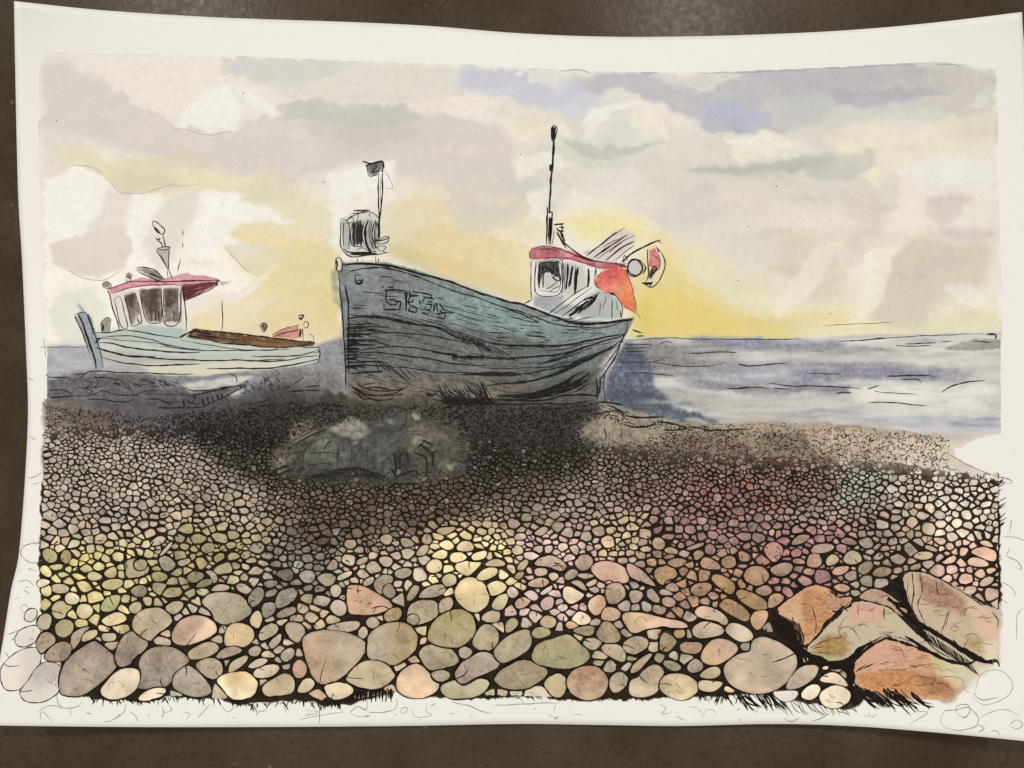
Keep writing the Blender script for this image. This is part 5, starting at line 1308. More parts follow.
# the big boulders in the right corner, each with its washes
BOULDERS = [
    ('orange brown boulder', [(774, 611), (790, 598), (812, 584), (830, 588), (838, 598), (852, 596), (851, 604), (838, 613), (826, 622), (817, 636), (806, 646),
                              (799, 643), (794, 624)],
     (210, 156, 112), [([(800, 590), (830, 592), (830, 625), (805, 640)], (198, 136, 88)), ([(776, 610), (800, 604), (805, 622), (795, 622)], (204, 166, 124)),
                      ([(830, 590), (852, 596), (840, 612), (825, 606)], (190, 140, 112))]),
    ('flat grey pink boulder', [(858, 597), (870, 588), (884, 591), (900, 602), (909, 613), (901, 617), (888, 607), (865, 600)], (184, 150, 122), []),
    ('pink and olive boulder', [(853, 602), (866, 601), (888, 607), (901, 618), (913, 631), (927, 642), (915, 642), (896, 636), (884, 635), (870, 642), (856, 652), (842, 662),
                                (824, 660), (807, 652), (808, 646), (818, 637), (828, 625), (840, 616), (845, 608)],
     (198, 178, 146), [([(852, 600), (885, 606), (880, 624), (850, 622)], (212, 160, 136)), ([(822, 636), (844, 632), (850, 648), (838, 660), (812, 652)], (166, 128, 70)),
                       ([(885, 606), (910, 628), (900, 636), (880, 632)], (198, 178, 144)), ([(808, 652), (826, 654), (840, 661), (822, 660)], (172, 172, 120))]),
    ('rust coloured boulder', [(851, 667), (858, 655), (872, 644), (887, 639), (905, 644), (925, 651), (946, 658), (956, 668), (961, 690), (950, 697), (930, 700), (905, 698),
                               (885, 695), (862, 690), (854, 680)],
     (208, 154, 112), [([(870, 644), (905, 644), (915, 660), (885, 672), (862, 665)], (212, 158, 130)), ([(856, 676), (900, 668), (950, 682), (955, 697), (900, 696), (864, 688)], (198, 134, 80)),
                      ([(915, 676), (935, 676), (958, 692), (930, 696)], (166, 112, 74)), ([(928, 652), (950, 660), (956, 676), (936, 674)], (200, 186, 128))]),
    ('mauve and buff boulder', [(903, 574), (912, 571), (927, 573), (942, 581), (964, 593), (986, 606), (997, 622), (999, 656), (985, 661), (972, 657), (955, 643), (938, 632),
                                (922, 622), (914, 612), (908, 600), (904, 588)],
     (196, 170, 138), [([(915, 574), (945, 584), (964, 600), (968, 616), (945, 612), (922, 600)], (168, 124, 102)), ([(922, 602), (950, 612), (968, 618), (970, 638), (945, 634), (920, 620)], (198, 174, 142)),
                       ([(966, 600), (986, 606), (998, 624), (998, 642), (975, 630)], (220, 182, 148)), ([(972, 634), (986, 640), (984, 650), (962, 646)], (186, 156, 106)),
                       ([(985, 640), (999, 640), (999, 660), (986, 660)], (224, 204, 168))]),
]
for nm, poly, col, ws in BOULDERS:
    wash(poly, col, 1, 0, .4, .15, .25, .3)
    for q, cc in ws:
        wash(q, cc, .9, 2, 2, .1, .3)
wash([(945, 655), (985, 662), (990, 680), (960, 690), (945, 675)], (214, 208, 164), .6, 4, 3)
wash([(985, 662), (998, 662), (996, 690), (960, 700)], (226, 216, 192), .6, 3, 3)

WASHC = canvas.copy()
WB = np.stack([blur(canvas[..., k], 4) for k in range(3)], -1)

LX, LY = [40, 260, 330, 560, 640, 720, 880, 920, 1000], [424, 428, 440, 444, 448, 456, 462, 464, 470]
# ------------------------------------------------------------------ ink ground between the stones
GROUND = [(44, 426), (300, 430), (560, 440), (720, 455), (900, 462), (950, 472), (999, 479), (1000, 600), (997, 608), (985, 604), (945, 580), (905, 570), (905, 590), (913, 612), (926, 632), (930, 640), (917, 643), (896, 637),
          (885, 636), (872, 643), (858, 655), (852, 668), (856, 684), (868, 694), (858, 707), (835, 710), (800, 700), (765, 694), (700, 697), (630, 700), (560, 700), (520, 697), (490, 699),
          (440, 696), (395, 692), (350, 704), (330, 706), (300, 700), (240, 706), (220, 700), (170, 697), (140, 702), (100, 700), (62, 692), (60, 665), (42, 640), (40, 600), (38, 560), (41, 500)]
keep = np.zeros((CH, CW))
for g_ in [GROUND, [(800, 560), (1000, 560), (1001, 664), (996, 690), (955, 702), (850, 700)]] + [q[1] for q in BOULDERS]:
    sl, m = mask(g_, 2.0, .5, 1.6)
    keep[sl] = np.maximum(keep[sl], m)
low = np.clip((gy - 466) / 14, 0, 1) * (1 - keep)
canvas = canvas * (1 - low[..., None]) + PAPER * low[..., None]
sl, m = mask(GROUND, 2.0, .5, 1.6)
fade = np.clip((gy[sl] - np.interp(gx[sl], LX, LY) - 7 * NC[sl] + 8) / 24.0, 0, 1)
for g_ in (HEAP, BLOCK):
    s2, m2 = mask(g_, 3, 3)
    full = np.zeros((CH, CW))
    full[s2] = m2
    fade = fade * (1 - full[sl])
k = (m * fade)[..., None]
darks = np.array([24, 17, 9]) + 5 * NC[sl][..., None] + 0.11 * canvas[sl]
canvas[sl] = canvas[sl] * (1 - k) + darks * k

# canvas quads go to the part that owns them
for p_ in parts[1:]:
    own = lab == parts.index(p_)
    own = own[:-1, :-1]
    if not own.any():
        continue
    jj, ii = np.nonzero(own)
    use = np.zeros((CH, CW), bool)
    for dy in (0, 1):
        for dx in (0, 1):
            use[jj + dy, ii + dx] = True
    idx = -np.ones((CH, CW), int)
    idx[use] = np.arange(use.sum())
    vy, vx = np.nonzero(use)
    gv = np.stack([vx + X0, vy + Y0, np.full(len(vx), 0.00002)], -1).astype(float)
    gc = canvas[use]
    gq = np.stack([idx[jj, ii], idx[jj + 1, ii], idx[jj + 1, ii + 1], idx[jj, ii + 1]], -1)
    p_.grid = (gv, gc, gq)

# ------------------------------------------------------------------ pebbles: packed cells, big ones traced above
polys = [(poly, min(p[0] for p in poly), max(p[0] for p in poly), min(p[1] for p in poly), max(p[1] for p in poly)) for poly in
         [q[0] for q in STONES] + [q[1] for q in BOULDERS]]
HATCH = [[(770, 611), (794, 622), (800, 648), (790, 645), (774, 632)], [(905, 572), (915, 612), (960, 652), (995, 664), (960, 668), (925, 648), (900, 616)],
         [(882, 590), (902, 574), (908, 606), (896, 598)]]
polys += [(q, min(p[0] for p in q), max(p[0] for p in q), min(p[1] for p in q), max(p[1] for p in q)) for q in HATCH]


def pin(poly, x, y):
    r = False
    for i in range(len(poly)):
        x1, y1 = poly[i - 1]
        x2, y2 = poly[i]
        if (y1 > y) != (y2 > y) and x < (x2 - x1) * (y - y1) / (y2 - y1) + x1:
            r = not r
    return r


def near(poly, x, y):
    best = None
    for i in range(len(poly)):
        x1, y1 = poly[i - 1]
        x2, y2 = poly[i]
        dx, dy = x2 - x1, y2 - y1
        t = max(0, min(1, ((x - x1) * dx + (y - y1) * dy) / (dx * dx + dy * dy + 1e-9)))
        q = (x1 + dx * t, y1 + dy * t)
        d = math.hypot(q[0] - x, q[1] - y)
        if best is None or d < best[0]:
            best = (d, q)
    return best


YR, RR = [404, 430, 455, 475, 495, 515, 540, 560, 585, 610, 640, 700], [1.5, 1.8, 2.3, 2.8, 3.4, 4.1, 5.2, 6.2, 7.1, 7.6, 8, 8]


def rad(x, y):
    yy = y + (10 if x < 260 else 0) + (22 if x > 880 and y > 462 else 0) - (16 if 270 < x < 420 and y < 560 else 0)
    r = float(np.interp(yy, YR, RR))
    return r


AS = 1.22
sites, binsz = [], 9.0
bins = {}
tries = 0
beach_in = [(p, 0) for p in (HULL, offset(HEAP, lambda i: -9 - 4 * (i % 2)), offset(BLOCK, lambda i: -4))]
zone = [(46, 404), (150, 418), (250, 404), (345, 394), (345, 408), (600, 404), (625, 412), (660, 421), (690, 426), (760, 424), (850, 428), (930, 436), (946, 440), (944, 446), (944, 452), (950, 464), (968, 474),
        (996, 476), (999, 540), (999, 603), (985, 602), (945, 578), (905, 569), (850, 640), (850, 690), (760, 692), (500, 694), (330, 696), (150, 694), (80, 690), (62, 660),
        (44, 640), (42, 600), (44, 520), (45, 440)]
while tries < 250000:
    tries += 1
    if tries < 150000:
        y = 404 + (R() ** 1.7) * 292
        x = U(40, 1000)
        r = rad(x, y) * math.exp(U(-.42, .42))
    else:
        y = U(470, 694)
        x = U(34, 1000)
        r = rad(x, y) * (U(.32, .8) if y < 600 else U(.48, .95)) if y > 540 else rad(x, y) * U(.55, .9)
    bx, by = int(x / binsz), int(y * AS / binsz)
    ok = True
    for ax in range(bx - 2, bx + 3):
        for ay in range(by - 2, by + 3):
            for (x2, y2, r2) in bins.get((ax, ay), ()):
                if (x - x2) ** 2 + ((y - y2) * AS) ** 2 < (0.86 * (r + r2)) ** 2:
                    ok = False
                    break
            if not ok:
                break
        if not ok:
            break
    if not ok or not pin(zone, x, y):
        continue
    for (q, _) in beach_in:
        if pin(q, x, y):
            ok = False
            break
    if ok and y > 520:
        for (q, xa, xb, ya, yb) in polys:
            if xa - r < x < xb + r and ya - r < y < yb + r:
                if pin(q, x, y) or near(q, x, y)[0] < r * .55 + .6:
                    ok = False
                    break
    if ok:
        bins.setdefault((bx, by), []).append((x, y, r))
        sites.append((x, y, r))

kd = kdtree.KDTree(len(sites))
for i, (x, y, r) in enumerate(sites):
    kd.insert((x, y * AS, 0), i)
kd.balance()


def clip(poly, nx, ny, dd):
    out = []
    for i in range(len(poly)):
        a_, b_ = poly[i - 1], poly[i]
        da, db = a_[0] * nx + a_[1] * ny - dd, b_[0] * nx + b_[1] * ny - dd
        if (da <= 0) != (db <= 0):
            t = da / (da - db)
            out.append((a_[0] + (b_[0] - a_[0]) * t, a_[1] + (b_[1] - a_[1]) * t))
        if db <= 0:
            out.append(b_)
    return out


def tone(x, y, base, jit, big_=False):
    n = at(NC, x, y) * .20 + at(NB, x, y) * .08 if big_ else at(NC, x, y) * .08 + at(NF, x, y) * .13 + at(GR, x, y) * .10
    return tuple(max(14, min(250, (ch * (1 + n) + j))) for ch, j in zip(base, jit))


cells = []
for i, (x, y, r) in enumerate(sites):
    line = y < np.interp(x, LX, LY) + 4 + U(-13, 11)
    gap = float(np.interp(y, [404, 470, 520, 600, 690], [.5, .85, 1.0, 1.2, 1.3])) * U(.5, 1.5)
    gap *= float(np.interp(x, [300, 560, 680, 1000], [.92, .95, 1.18, 1.18])) if y < 590 else 1
    if x > 900 and y > 470:
        gap *= 1.1
    X = y * AS
    poly = [(1.5 * r * math.cos(t * math.pi / 6 + .2), 1.5 * r * math.sin(t * math.pi / 6 + .2)) for t in range(12)]
    for (co, j, dist) in kd.find_range((x, X, 0), r * 4.2 + 3):
        if j == i or dist < 1e-6:
            continue
        D = dist
        cut = (D * D + r * r - sites[j][2] ** 2) / (2 * D)
        poly = clip(poly, (co[0] - x) / D, (co[1] - X) / D, max(cut - gap * .5, .25 * r))
        if len(poly) < 3:
            break
    if y > 520 and len(poly) > 2:
        for (q, xa, xb, ya, yb) in polys:
            if xa - 2.4 * r < x < xb + 2.4 * r and ya - 2.4 * r < y < yb + 2.4 * r:
                d_, pt = near(q, x, y)
                if d_ < 2.4 * r and d_ > 1e-6:
                    vx_, vy_ = pt[0] - x, (pt[1] - y) * AS
                    D = math.hypot(vx_, vy_)
                    poly = clip(poly, vx_ / D, vy_ / D, max(D - gap * .9, .2 * r))
                    if len(poly) < 3:
                        break
    if len(poly) < 3:
        continue
    th = random.gauss(.25, .55)
    ks = U(.6, .98) if R() < .5 and y < 600 else U(.85, 1)
    ct_, st_ = math.cos(th), math.sin(th)
    pp_ = []
    for px, py in poly:
        py /= AS
        a_, b_ = px * ct_ + py * st_, (-px * st_ + py * ct_) * ks
        k_ = U(.82, 1.07)
        pp_.append((x + (a_ * ct_ - b_ * st_) * k_, y + (a_ * st_ + b_ * ct_) * k_))
    poly = pp_
    poly = chaikin(poly, 1, .17 if r < 5 else .2)
    if r > 4:
        poly = chaikin(poly, 1)
    if len(poly) > 34:
        poly = poly[::2]
    if y > 470:
        poly = [(min(max(px, float(np.interp(py, [440, 500, 540, 600, 640, 690], [44, 42, 40, 41, 43, 62]))), 998.5 if y < 606 else 1000),
                 min(py, float(np.interp(px, [60, 100, 140, 180, 225, 250, 300, 330, 395, 440, 520, 600, 700, 860], [690, 698, 700, 696, 699, 704, 701, 704, 692, 695, 696, 698, 695, 702])))) for px, py in poly]
    cells.append((x, y, r, line, poly))

LAYER = []                                               # how many traced stones lie below each one
bbs = [(min(p[0] for p in q[0]), max(p[0] for p in q[0]), min(p[1] for p in q[0]), max(p[1] for p in q[0])) for q in STONES]
for i, b_ in enumerate(bbs):
    LAYER.append(max([LAYER[j] + 1 for j in range(i) if bbs[j][0] < b_[1] + 2 and bbs[j][1] > b_[0] - 2 and bbs[j][2] < b_[3] + 2 and bbs[j][3] > b_[2] - 2] + [0]))
print('stone layers', max(LAYER))
REST = Part('pebble_bed', 'mass of small painted pebbles outlined in brown ink')
pool = []                                                # (area, poly, colour function, halo)
for (x, y, r, line, poly) in cells:
    if line:
        # far shingle: broken loops and ticks of the pen
        n = len(poly)
        dens = .9 if 560 > x > 150 or y > 445 else .75
        if R() > dens:
            continue
        k0, kn = int(U(0, n)), max(4, int(n * U(.25, .85)))
        pts = [poly[(k0 + q) % n] for q in range(kn)]
        base = at(WASHC, x, y)
        dk_ = U(.22, .5)
        col = tuple(np.clip(base * dk_ + np.array([18, 12, 8]), 12, 110))
        SHORE.stroke(pts, U(.55, 1.05) * (.9 if y < 430 else 1.1), col, (.6, .5), .1, False, False)
        if R() < .35 and (430 < x < 620 or 180 < x < 345):
            SHORE.stroke([(x - 1.5, y), (x + U(0, 2), y + U(-1, 1))], U(1.0, 1.9), col, (.8, .6), .1, False, False)
        continue
    base = at(WB, x, y) * U(.93, 1.09)
    if R() < .07:
        base = base * .75 + np.array([215, 205, 185]) * .25
    j_ = U(-6, 6)
    jit = (j_, j_ * .3 + U(-2, 2), -j_ * .7)
    ga = U(0, 6.28)
    hi = U(.02, .10)

    def cf(px, py, q, base=base, jit=jit, x=x, y=y, r=r, ga=ga, hi=hi):
        g = ((px - x) * math.cos(ga) + (py - y) * math.sin(ga)) / (r + .1)
        return tone(px, py, base * (1 + hi * g - (.08 if q > .95 else 0)), jit)
    pool.append([area(poly), poly, cf, 0, False, r])

for n_, (poly, col, col2, ang, thin) in enumerate(STONES):
    poly = chaikin(poly, 2)
    cx = sum(p[0] for p in poly) / len(poly)
    cy = sum(p[1] for p in poly) / len(poly)
    ext = max(max(p[0] for p in poly) - min(p[0] for p in poly), max(p[1] for p in poly) - min(p[1] for p in poly)) / 2
    c1, c2 = np.array(col, float), np.array(col2 if col2 else [ch * .94 for ch in col], float)
    ca, sa = math.cos(math.radians(ang)), math.sin(math.radians(ang))
    jit = (U(-3, 3), U(-3, 3), U(-3, 3))

    def cf(px, py, q, c1=c1, c2=c2, cx=cx, cy=cy, ext=ext, ca=ca, sa=sa, jit=jit):
        g = ((px - cx) * ca + (py - cy) * sa) / ext * 1.3 + .5 + .7 * at(NC, px, py)
        g = min(max(g, 0), 1)
        w = at(WASHC, px, py)
        if thin:
            return tuple((c1 * (1 - g) + c2 * g) * .55 + PAPER * .45)
        cc = (c1 * (1 - g) + c2 * g) * np.array([1.0, .98, .92]) + w * .12
        return tone(px, py, cc * (1.03 - .10 * (q > .95) + .06 * at(NA, px, py)), jit, ext > 7)
    pool.append([area(poly), poly, cf, 1, thin, ext])

order = sorted(range(len(pool)), key=lambda i: -pool[i][0])[:100]
big = set(order)
PEB = []
FINE = (92, 72, 58)
for i, (ar, poly, cf, kind, thin, ext) in enumerate(pool):
    d = 0.00003 + 4e-9 * (i % 3000)
    tgt = REST
    if i in big:
        tgt = Part('pebble')
        PEB.append(tgt)
    if kind:
        d = 0.00006 + 1.4e-5 * LAYER[i - len(pool) + len(STONES)]
        ph = U(0, 9)
        if not thin:
            halo = offset(poly, lambda q: .9 + .45 * math.sin(q * .45 + ph) + U(0, .35))
            i0 = tgt.ring(offset(poly, lambda q: -1.2), d - 6e-6, (31, 24, 17))
            i1 = tgt.ring(halo, d - 6e-6, (31, 24, 17))
            nh = len(poly)
            tgt.q += [(i0 + q, i0 + (q + 1) % nh, i1 + (q + 1) % nh, i1 + q) for q in range(nh)]
    rg = (0, .8, 1.0) if ar < 60 else ((0, .5, .85, 1.0) if ar < 250 else (0, .2, .4, .58, .74, .88, 1.0))
    if ar > 250:
        poly2 = []
        for q in range(len(poly)):
            (xa, ya), (xb, yb) = poly[q - 1], poly[q]
            poly2 += [(xa, ya), ((xa + xb) / 2, (ya + yb) / 2)] if math.hypot(xb - xa, yb - ya) > 2.2 else [(xa, ya)]
        poly = poly2
    tgt.fan(poly, d, cf, rg)
    if not thin and R() < (.75 if kind else .62):        # the pen goes over the outline again, unevenly
        nn = len(poly)
        for _ in range(2 if ar > 120 else 1):
            k0, kn = int(U(0, nn)), max(3, int(nn * U(.25, .7)))
            tgt.stroke([poly[(k0 + q) % nn] for q in range(kn)], U(.7, 1.5) if ar > 60 else U(.6, 1.1), (30, 23, 16), (.3, .3), .35, False, False, .5, d + 5e-6 if kind else 0.00005)
    if thin:
        tgt.stroke(poly, 1.0, (70, 62, 56), (1, 1), .4, True, False, .5, d + 4e-6)
    cx = sum(p[0] for p in poly) / len(poly)
    cy = sum(p[1] for p in poly) / len(poly)
    if ar > 130 and R() < .8:                            # the pen's marks on the stones
        for _ in range(int(min(4, 1 + ar / 260))):
            t0, L_ = U(0, 6.28), ext * U(.15, .5)
            ox, oy = cx + ext * U(-.6, .6), cy + ext * U(-.45, .45) * .8
            tgt.stroke([(ox, oy), (ox + L_ * .5 * math.cos(t0) + U(-1, 1), oy + L_ * .5 * math.sin(t0) + U(-1, 1)), (ox + L_ * math.cos(t0 + U(-.6, .6)), oy + L_ * math.sin(t0 + .3))],
                       U(.35, .6), FINE, (.3, .2), .3, d=d + 4e-6)
    if ar > 220 and R() < .45:
        t0 = U(0, 6.28)
        k0 = int(U(0, len(poly)))
        px, py = poly[k0]
        tgt.stroke([(px, py), (px + (cx - px) * .35 + U(-2, 2), py + (cy - py) * .35 + U(-2, 2)), (px + (cx - px) * U(.4, .9) + U(-5, 5), py + (cy - py) * U(.4, .9) + U(-5, 5))], U(.8, 1.3),
                   (50, 38, 30), (1, .15), .3, d=d + 4.3e-6)

for _ in range(900):
    y = 445 + (R() ** 1.3) * 200
    x = U(45, 995)
    if not pin(GROUND, x, y) or pin(HEAP, x, y) or (x > 780 and y > 560):
        continue
    l = U(2, 7)
    t0 = random.gauss(.3, .9)
    SHORE.stroke([(x, y), (x + l * .5 * math.cos(t0) + U(-.8, .8), y + l * .5 * math.sin(t0) + U(-.8, .8)), (x + l * math.cos(t0), y + l * math.sin(t0))], U(.6, 1.3), (32, 24, 17), (.4, .2), .3)
for _ in range(9000):                                   # specks and commas of the pen far up the beach
    x = U(46, 950)
    y0_ = float(np.interp(x, [46, 150, 345, 600, 690, 930, 985], [406, 416, 404, 408, 426, 436, 440]))
    y1_ = float(np.interp(x, LX, LY)) + 24
    y = U(y0_, y1_) if y1_ > y0_ else y1_
    if y > y1_ - 22 and R() < .45 + .5 * (y - y1_ + 22) / 22:
        continue
    if any(pin(g_, x, y) for g_, _ in beach_in):
        continue
    if not (430 < x < 630 or 160 < x < 350) and R() < .45:
        continue
    t0, l = U(0, 6.28), U(.8, 2.6)
    base = at(WASHC, x, y)
    SHORE.stroke([(x, y), (x + l * .5 * math.cos(t0) + U(-.5, .5), y + l * .5 * math.sin(t0) + U(-.5, .5)), (x + l * math.cos(t0 + .6), y + l * math.sin(t0 + .6) * .8)], U(.6, 1.15),
                 tuple(np.clip(base * U(.12, .34) + 8, 12, 90)), (.7, .4), .1)
# boulders: their washes come with the sheet, here each gets its own quads cut from the beach
BLD = []
for nm, poly, col, ws in BOULDERS:
    p_ = Part('boulder', nm + ' painted in the right corner of the beach')
    BLD.append(p_)
    pp = chaikin(poly, 1)
    x0_, x1_ = int(min(q[0] for q in pp)) - 1, int(max(q[0] for q in pp)) + 2
    y0_, y1_ = int(min(q[1] for q in pp)) - 1, int(max(q[1] for q in pp)) + 2
    XX, YY = np.meshgrid(np.arange(x0_, x1_) + .5, np.arange(y0_, y1_) + .5)
    ins = inside(pp, XX, YY)
    jj, ii = np.nonzero(ins)
    use = np.zeros((y1_ - y0_ + 1, x1_ - x0_ + 1), bool)
    for dy in (0, 1):
        for dx in (0, 1):
            use[jj + dy, ii + dx] = True
    idx = -np.ones(use.shape, int)
    idx[use] = np.arange(use.sum())
    vy, vx = np.nonzero(use)
    gv = np.stack([vx + x0_, vy + y0_, np.full(len(vx), 0.00004)], -1).astype(float)
    p_.grid = (gv, WASHC[vy + y0_ - Y0, vx + x0_ - X0], np.stack([idx[jj, ii], idx[jj + 1, ii], idx[jj + 1, ii + 1], idx[jj, ii + 1]], -1))
    for _ in range(int(4 + area(poly) / 160)):
        x, y = poly[int(U(0, len(poly)))]
        cx = sum(q[0] for q in poly) / len(poly)
        cy = sum(q[1] for q in poly) / len(poly)
        f = U(.2, .8)
        x, y = x + (cx - x) * f, y + (cy - y) * f
        p_.stroke([(x, y), (x + U(3, 7), y + U(-3, 3)), (x + U(6, 12), y + U(-3, 4))], .5, (120, 84, 58), (.3, .2), .6)

dk = (34, 25, 20)
b0, b1, b2, b3, b4 = [p_.stroke for p_ in BLD]
for fn, pts, w in ((b0, [(772, 612), (790, 598), (812, 584), (830, 588)], 1.8), (b0, [(830, 588), (838, 597), (852, 596), (852, 603), (840, 611)], 1.6),
                   (b0, [(852, 605), (840, 612), (827, 621), (818, 635), (806, 647)], 3.0), (b0, [(845, 606), (836, 612), (832, 610)], 3.4), (b0, [(840, 604), (848, 612)], 2.4), (b0, [(812, 606), (816, 622), (816, 634)], 1.3),
                   (b0, [(792, 617), (797, 630), (803, 646)], 1.5), (b0, [(796, 622), (803, 634), (804, 646)], 1.0),
                   (b0, [(828, 590), (836, 594), (842, 592)], .9), (b0, [(830, 592), (840, 597)], .9),
                   (b1, [(857, 597), (870, 588), (884, 591), (900, 602), (910, 613)], 1.6), (b1, [(853, 601), (866, 601), (886, 606), (896, 612), (903, 618)], 2.0),
                   (b2, [(845, 608), (850, 602), (862, 601)], 1.2), (b2, [(807, 653), (824, 661), (842, 663)], 2.6),
                   (b2, [(884, 607), (884, 618), (887, 620)], 1.4), (b2, [(858, 604), (858, 616)], .8), (b2, [(810, 647), (828, 640), (842, 637)], 1.1), (b2, [(812, 648), (830, 646)], .9),
                   (b2, [(808, 652), (824, 653), (834, 655)], .7), (b2, [(842, 640), (840, 630), (850, 627), (858, 636)], .8), (b2, [(852, 628), (860, 640)], .7),
                   (b2, [(838, 632), (843, 620), (848, 616)], .7), (b2, [(870, 612), (876, 606)], .7),
                   (b3, [(851, 690), (852, 668), (860, 655), (873, 645), (886, 638), (892, 637)], 4.2), (b3, [(884, 638), (905, 643), (926, 651), (945, 658)], 4.0), (b3, [(856, 672), (866, 664)], 1.6), (b3, [(860, 670), (875, 663)], 1.6),
                   (b3, [(853, 676), (855, 684), (864, 691), (880, 695)], 2.6), (b3, [(886, 668), (900, 670), (930, 664), (940, 666)], .7),
                   (b3, [(880, 664), (890, 662), (900, 664)], .6), (b3, [(905, 680), (920, 686), (935, 680), (915, 676), (906, 682)], .7), (b3, [(930, 684), (944, 684), (955, 692)], .7),
                   (b3, [(890, 645), (900, 648), (905, 656)], .8), (b3, [(856, 660), (862, 652), (868, 650)], .8),
                   (b4, [(904, 574), (912, 571), (926, 573), (944, 581), (964, 593)], 2.0), (b4, [(964, 593), (975, 600), (984, 606)], 1.6), (b4, [(912, 573), (914, 590), (912, 604), (913, 612)], 1.8), (b4, [(920, 573), (922, 590), (918, 606), (926, 624)], 1.4),
                   (b4, [(908, 578), (908, 592), (910, 604)], .7), (b4, [(936, 580), (938, 596)], 1.4), (b4, [(941, 582), (943, 586)], .9), (b4, [(948, 612), (945, 622), (941, 632)], 1.3), (b4, [(950, 610), (946, 626)], .9),
                   (b4, [(964, 616), (966, 609), (974, 606)], 1.0), (b4, [(984, 619), (994, 616)], .8), (b4, [(992, 612), (998, 620), (997, 628)], 1.4), (b4, [(968, 640), (966, 636), (974, 634), (980, 640)], .8), (b4, [(964, 646), (970, 636)], .8)):
    fn(pts, w * .66, dk, (.6, .3), .4, False, True, .5)
ct = BLD[4].stroke                                      # the dark cleft and its hatching
for i in range(26):
    t = i / 25
    ct([(898 + 84 * t + U(-2, 2), 610 + 48 * t + U(-1.5, 1.5)), (906 + 82 * t, 618 + 45 * t + U(-1.5, 1.5)), (916 + 78 * t, 624 + 40 * t)], U(1.2, 2.6), dk, (.3, .3), .4)
ct([(896, 606), (910, 618), (930, 630), (950, 642), (970, 656), (985, 662), (998, 661)], 4.2, dk, (.6, .3))
ct([(905, 636), (930, 652), (952, 662), (968, 664), (976, 660)], 3.6, dk, (.3, .5))
ct([(985, 662), (996, 660), (1000, 667)], 2.0, dk, (.8, .2))
ct([(998, 656), (1001, 664)], .6, PENCIL)
for i in range(22):
    x = 915 + i * 2.6
    y = 624 + i * 1.75
    ct([(x, y), (x + 4, y + 8), (x + 9, y + 15)], 1.1, dk, (.8, .5), .3)
ct([(914, 622), (920, 634), (934, 648), (950, 658)], 1.2, dk)
ct([(886, 592), (898, 590), (904, 600), (912, 612), (905, 606), (896, 604), (888, 598)], 4.6, dk, (.8, .8))
ct([(898, 578), (903, 590), (906, 604)], 5.5, dk, (.4, .9))
for i in range(7):
    ct([(884 + i * 2.4, 592 - i * .5), (897 + i * .9, 577 + i * 2.2)], .9, dk)
sh = SHORE.stroke
for i in range(24):                                     # hatch left of the orange boulder and dark pit under it
    x = 773 + i * 1.15
    y = 611 + i * .55
    sh([(x, y), (x + 3, y + 12), (x + 5, y + 22 + U(0, 6))], U(.7, 1.1), dk, (.6, .6), .2, d=0.00008 + i * 1e-7)
sh([(772, 618), (782, 632), (798, 646), (808, 656)], 5, dk, (.3, .9))
sh([(776, 630), (790, 642), (806, 654), (826, 662)], 6.5, dk, (.3, .9))
sh([(800, 650), (800, 664), (796, 672)], 7, dk, (.9, .3))
sh([(808, 660), (830, 664), (848, 660), (862, 648), (872, 642)], 5.5, dk, (.9, .3))
sh([(848, 660), (852, 676), (850, 690), (856, 704)], 6.2, dk, (.6, .5))
sh([(832, 666), (846, 668), (850, 686)], 7, dk, (.9, .9))
sh([(846, 668), (820, 666), (800, 664)], 5, dk, (.9, .9))
for i in range(40):                                     # tufts of hatching along the lower edge
    x = 856 + U(0, 62)
    y = 690 + (x - 856) * .06 + U(-4, 4)
    sh([(x, y), (x + U(6, 12), y + U(7, 12)), (x + U(14, 24), y + U(12, 20))], U(.9, 1.9), dk, (.9, .1), .3)
for i in range(24):
    x = 735 + U(0, 42)
    sh([(x, 693 + U(-2, 3)), (x + U(4, 9), 700 + U(0, 4)), (x + U(8, 18), 706 + U(0, 6))], U(.8, 1.7), dk, (.9, .1), .3)
for i in range(22):
    x = 775 + i * 3.4 + U(-1, 1)
    sh([(x, 700 + U(-2, 2)), (x + U(5, 9), 708 + U(-2, 4)), (x + U(9, 15), 714 + U(-2, 3))], U(.5, .9), (84, 74, 66), (.8, .1), .3)
for i in range(26):
    x = 700 + U(0, 40)
    sh([(x, 694), (x + U(-8, 8), 700 + U(0, 7))], U(.7, 1.3), dk, (.9, .1), .3)
for i in range(34):
    x = 322 + i * 1.05 + U(-1, 1)
    y = 700 + (3 if x < 340 else -2) - max(0, x - 345) * .3
    sh([(x, y - 3), (x + U(-1, 1.5), y + U(3, 7))], U(.8, 1.6), dk, (.9, .3), .2)
for i in range(36):
    x = 357 + i * 1.05
    sh([(x, 690 + U(-2, 1)), (x + U(-2, 1), 697 + U(0, 6))], U(.8, 1.6), dk, (.9, .3), .2)
for i in range(190):                                    # ragged lower rim
    x = U(90, 330) if R() < .55 else U(395, 700)
    y = float(np.interp(x, [90, 140, 180, 225, 250, 300, 330, 395, 440, 520, 600, 700], [699, 702, 698, 701, 706, 703, 706, 694, 697, 698, 700, 697]))
    l = 7 if x < 330 else 3
    sh([(x, y - 2), (x + U(-4, 5), y + U(0, l) * (1 if R() < .5 else .4))], U(.7, 1.6), dk, (.9, .3), .2)
for i in range(70):                                     # right rim
    y = U(480, 606)
    l = U(3, 9) if y < 528 else U(1, 3.5)
    sh([(998, y + 1), (998 + l, y - l * U(.3, .9))], U(.5, 1.0) if y < 528 else U(.7, 1.3), dk, (.9, .2), .2)
sh([(998, 500), (999, 530), (998.5, 560), (999, 604)], 1.5, dk, (.3, .6), .8)
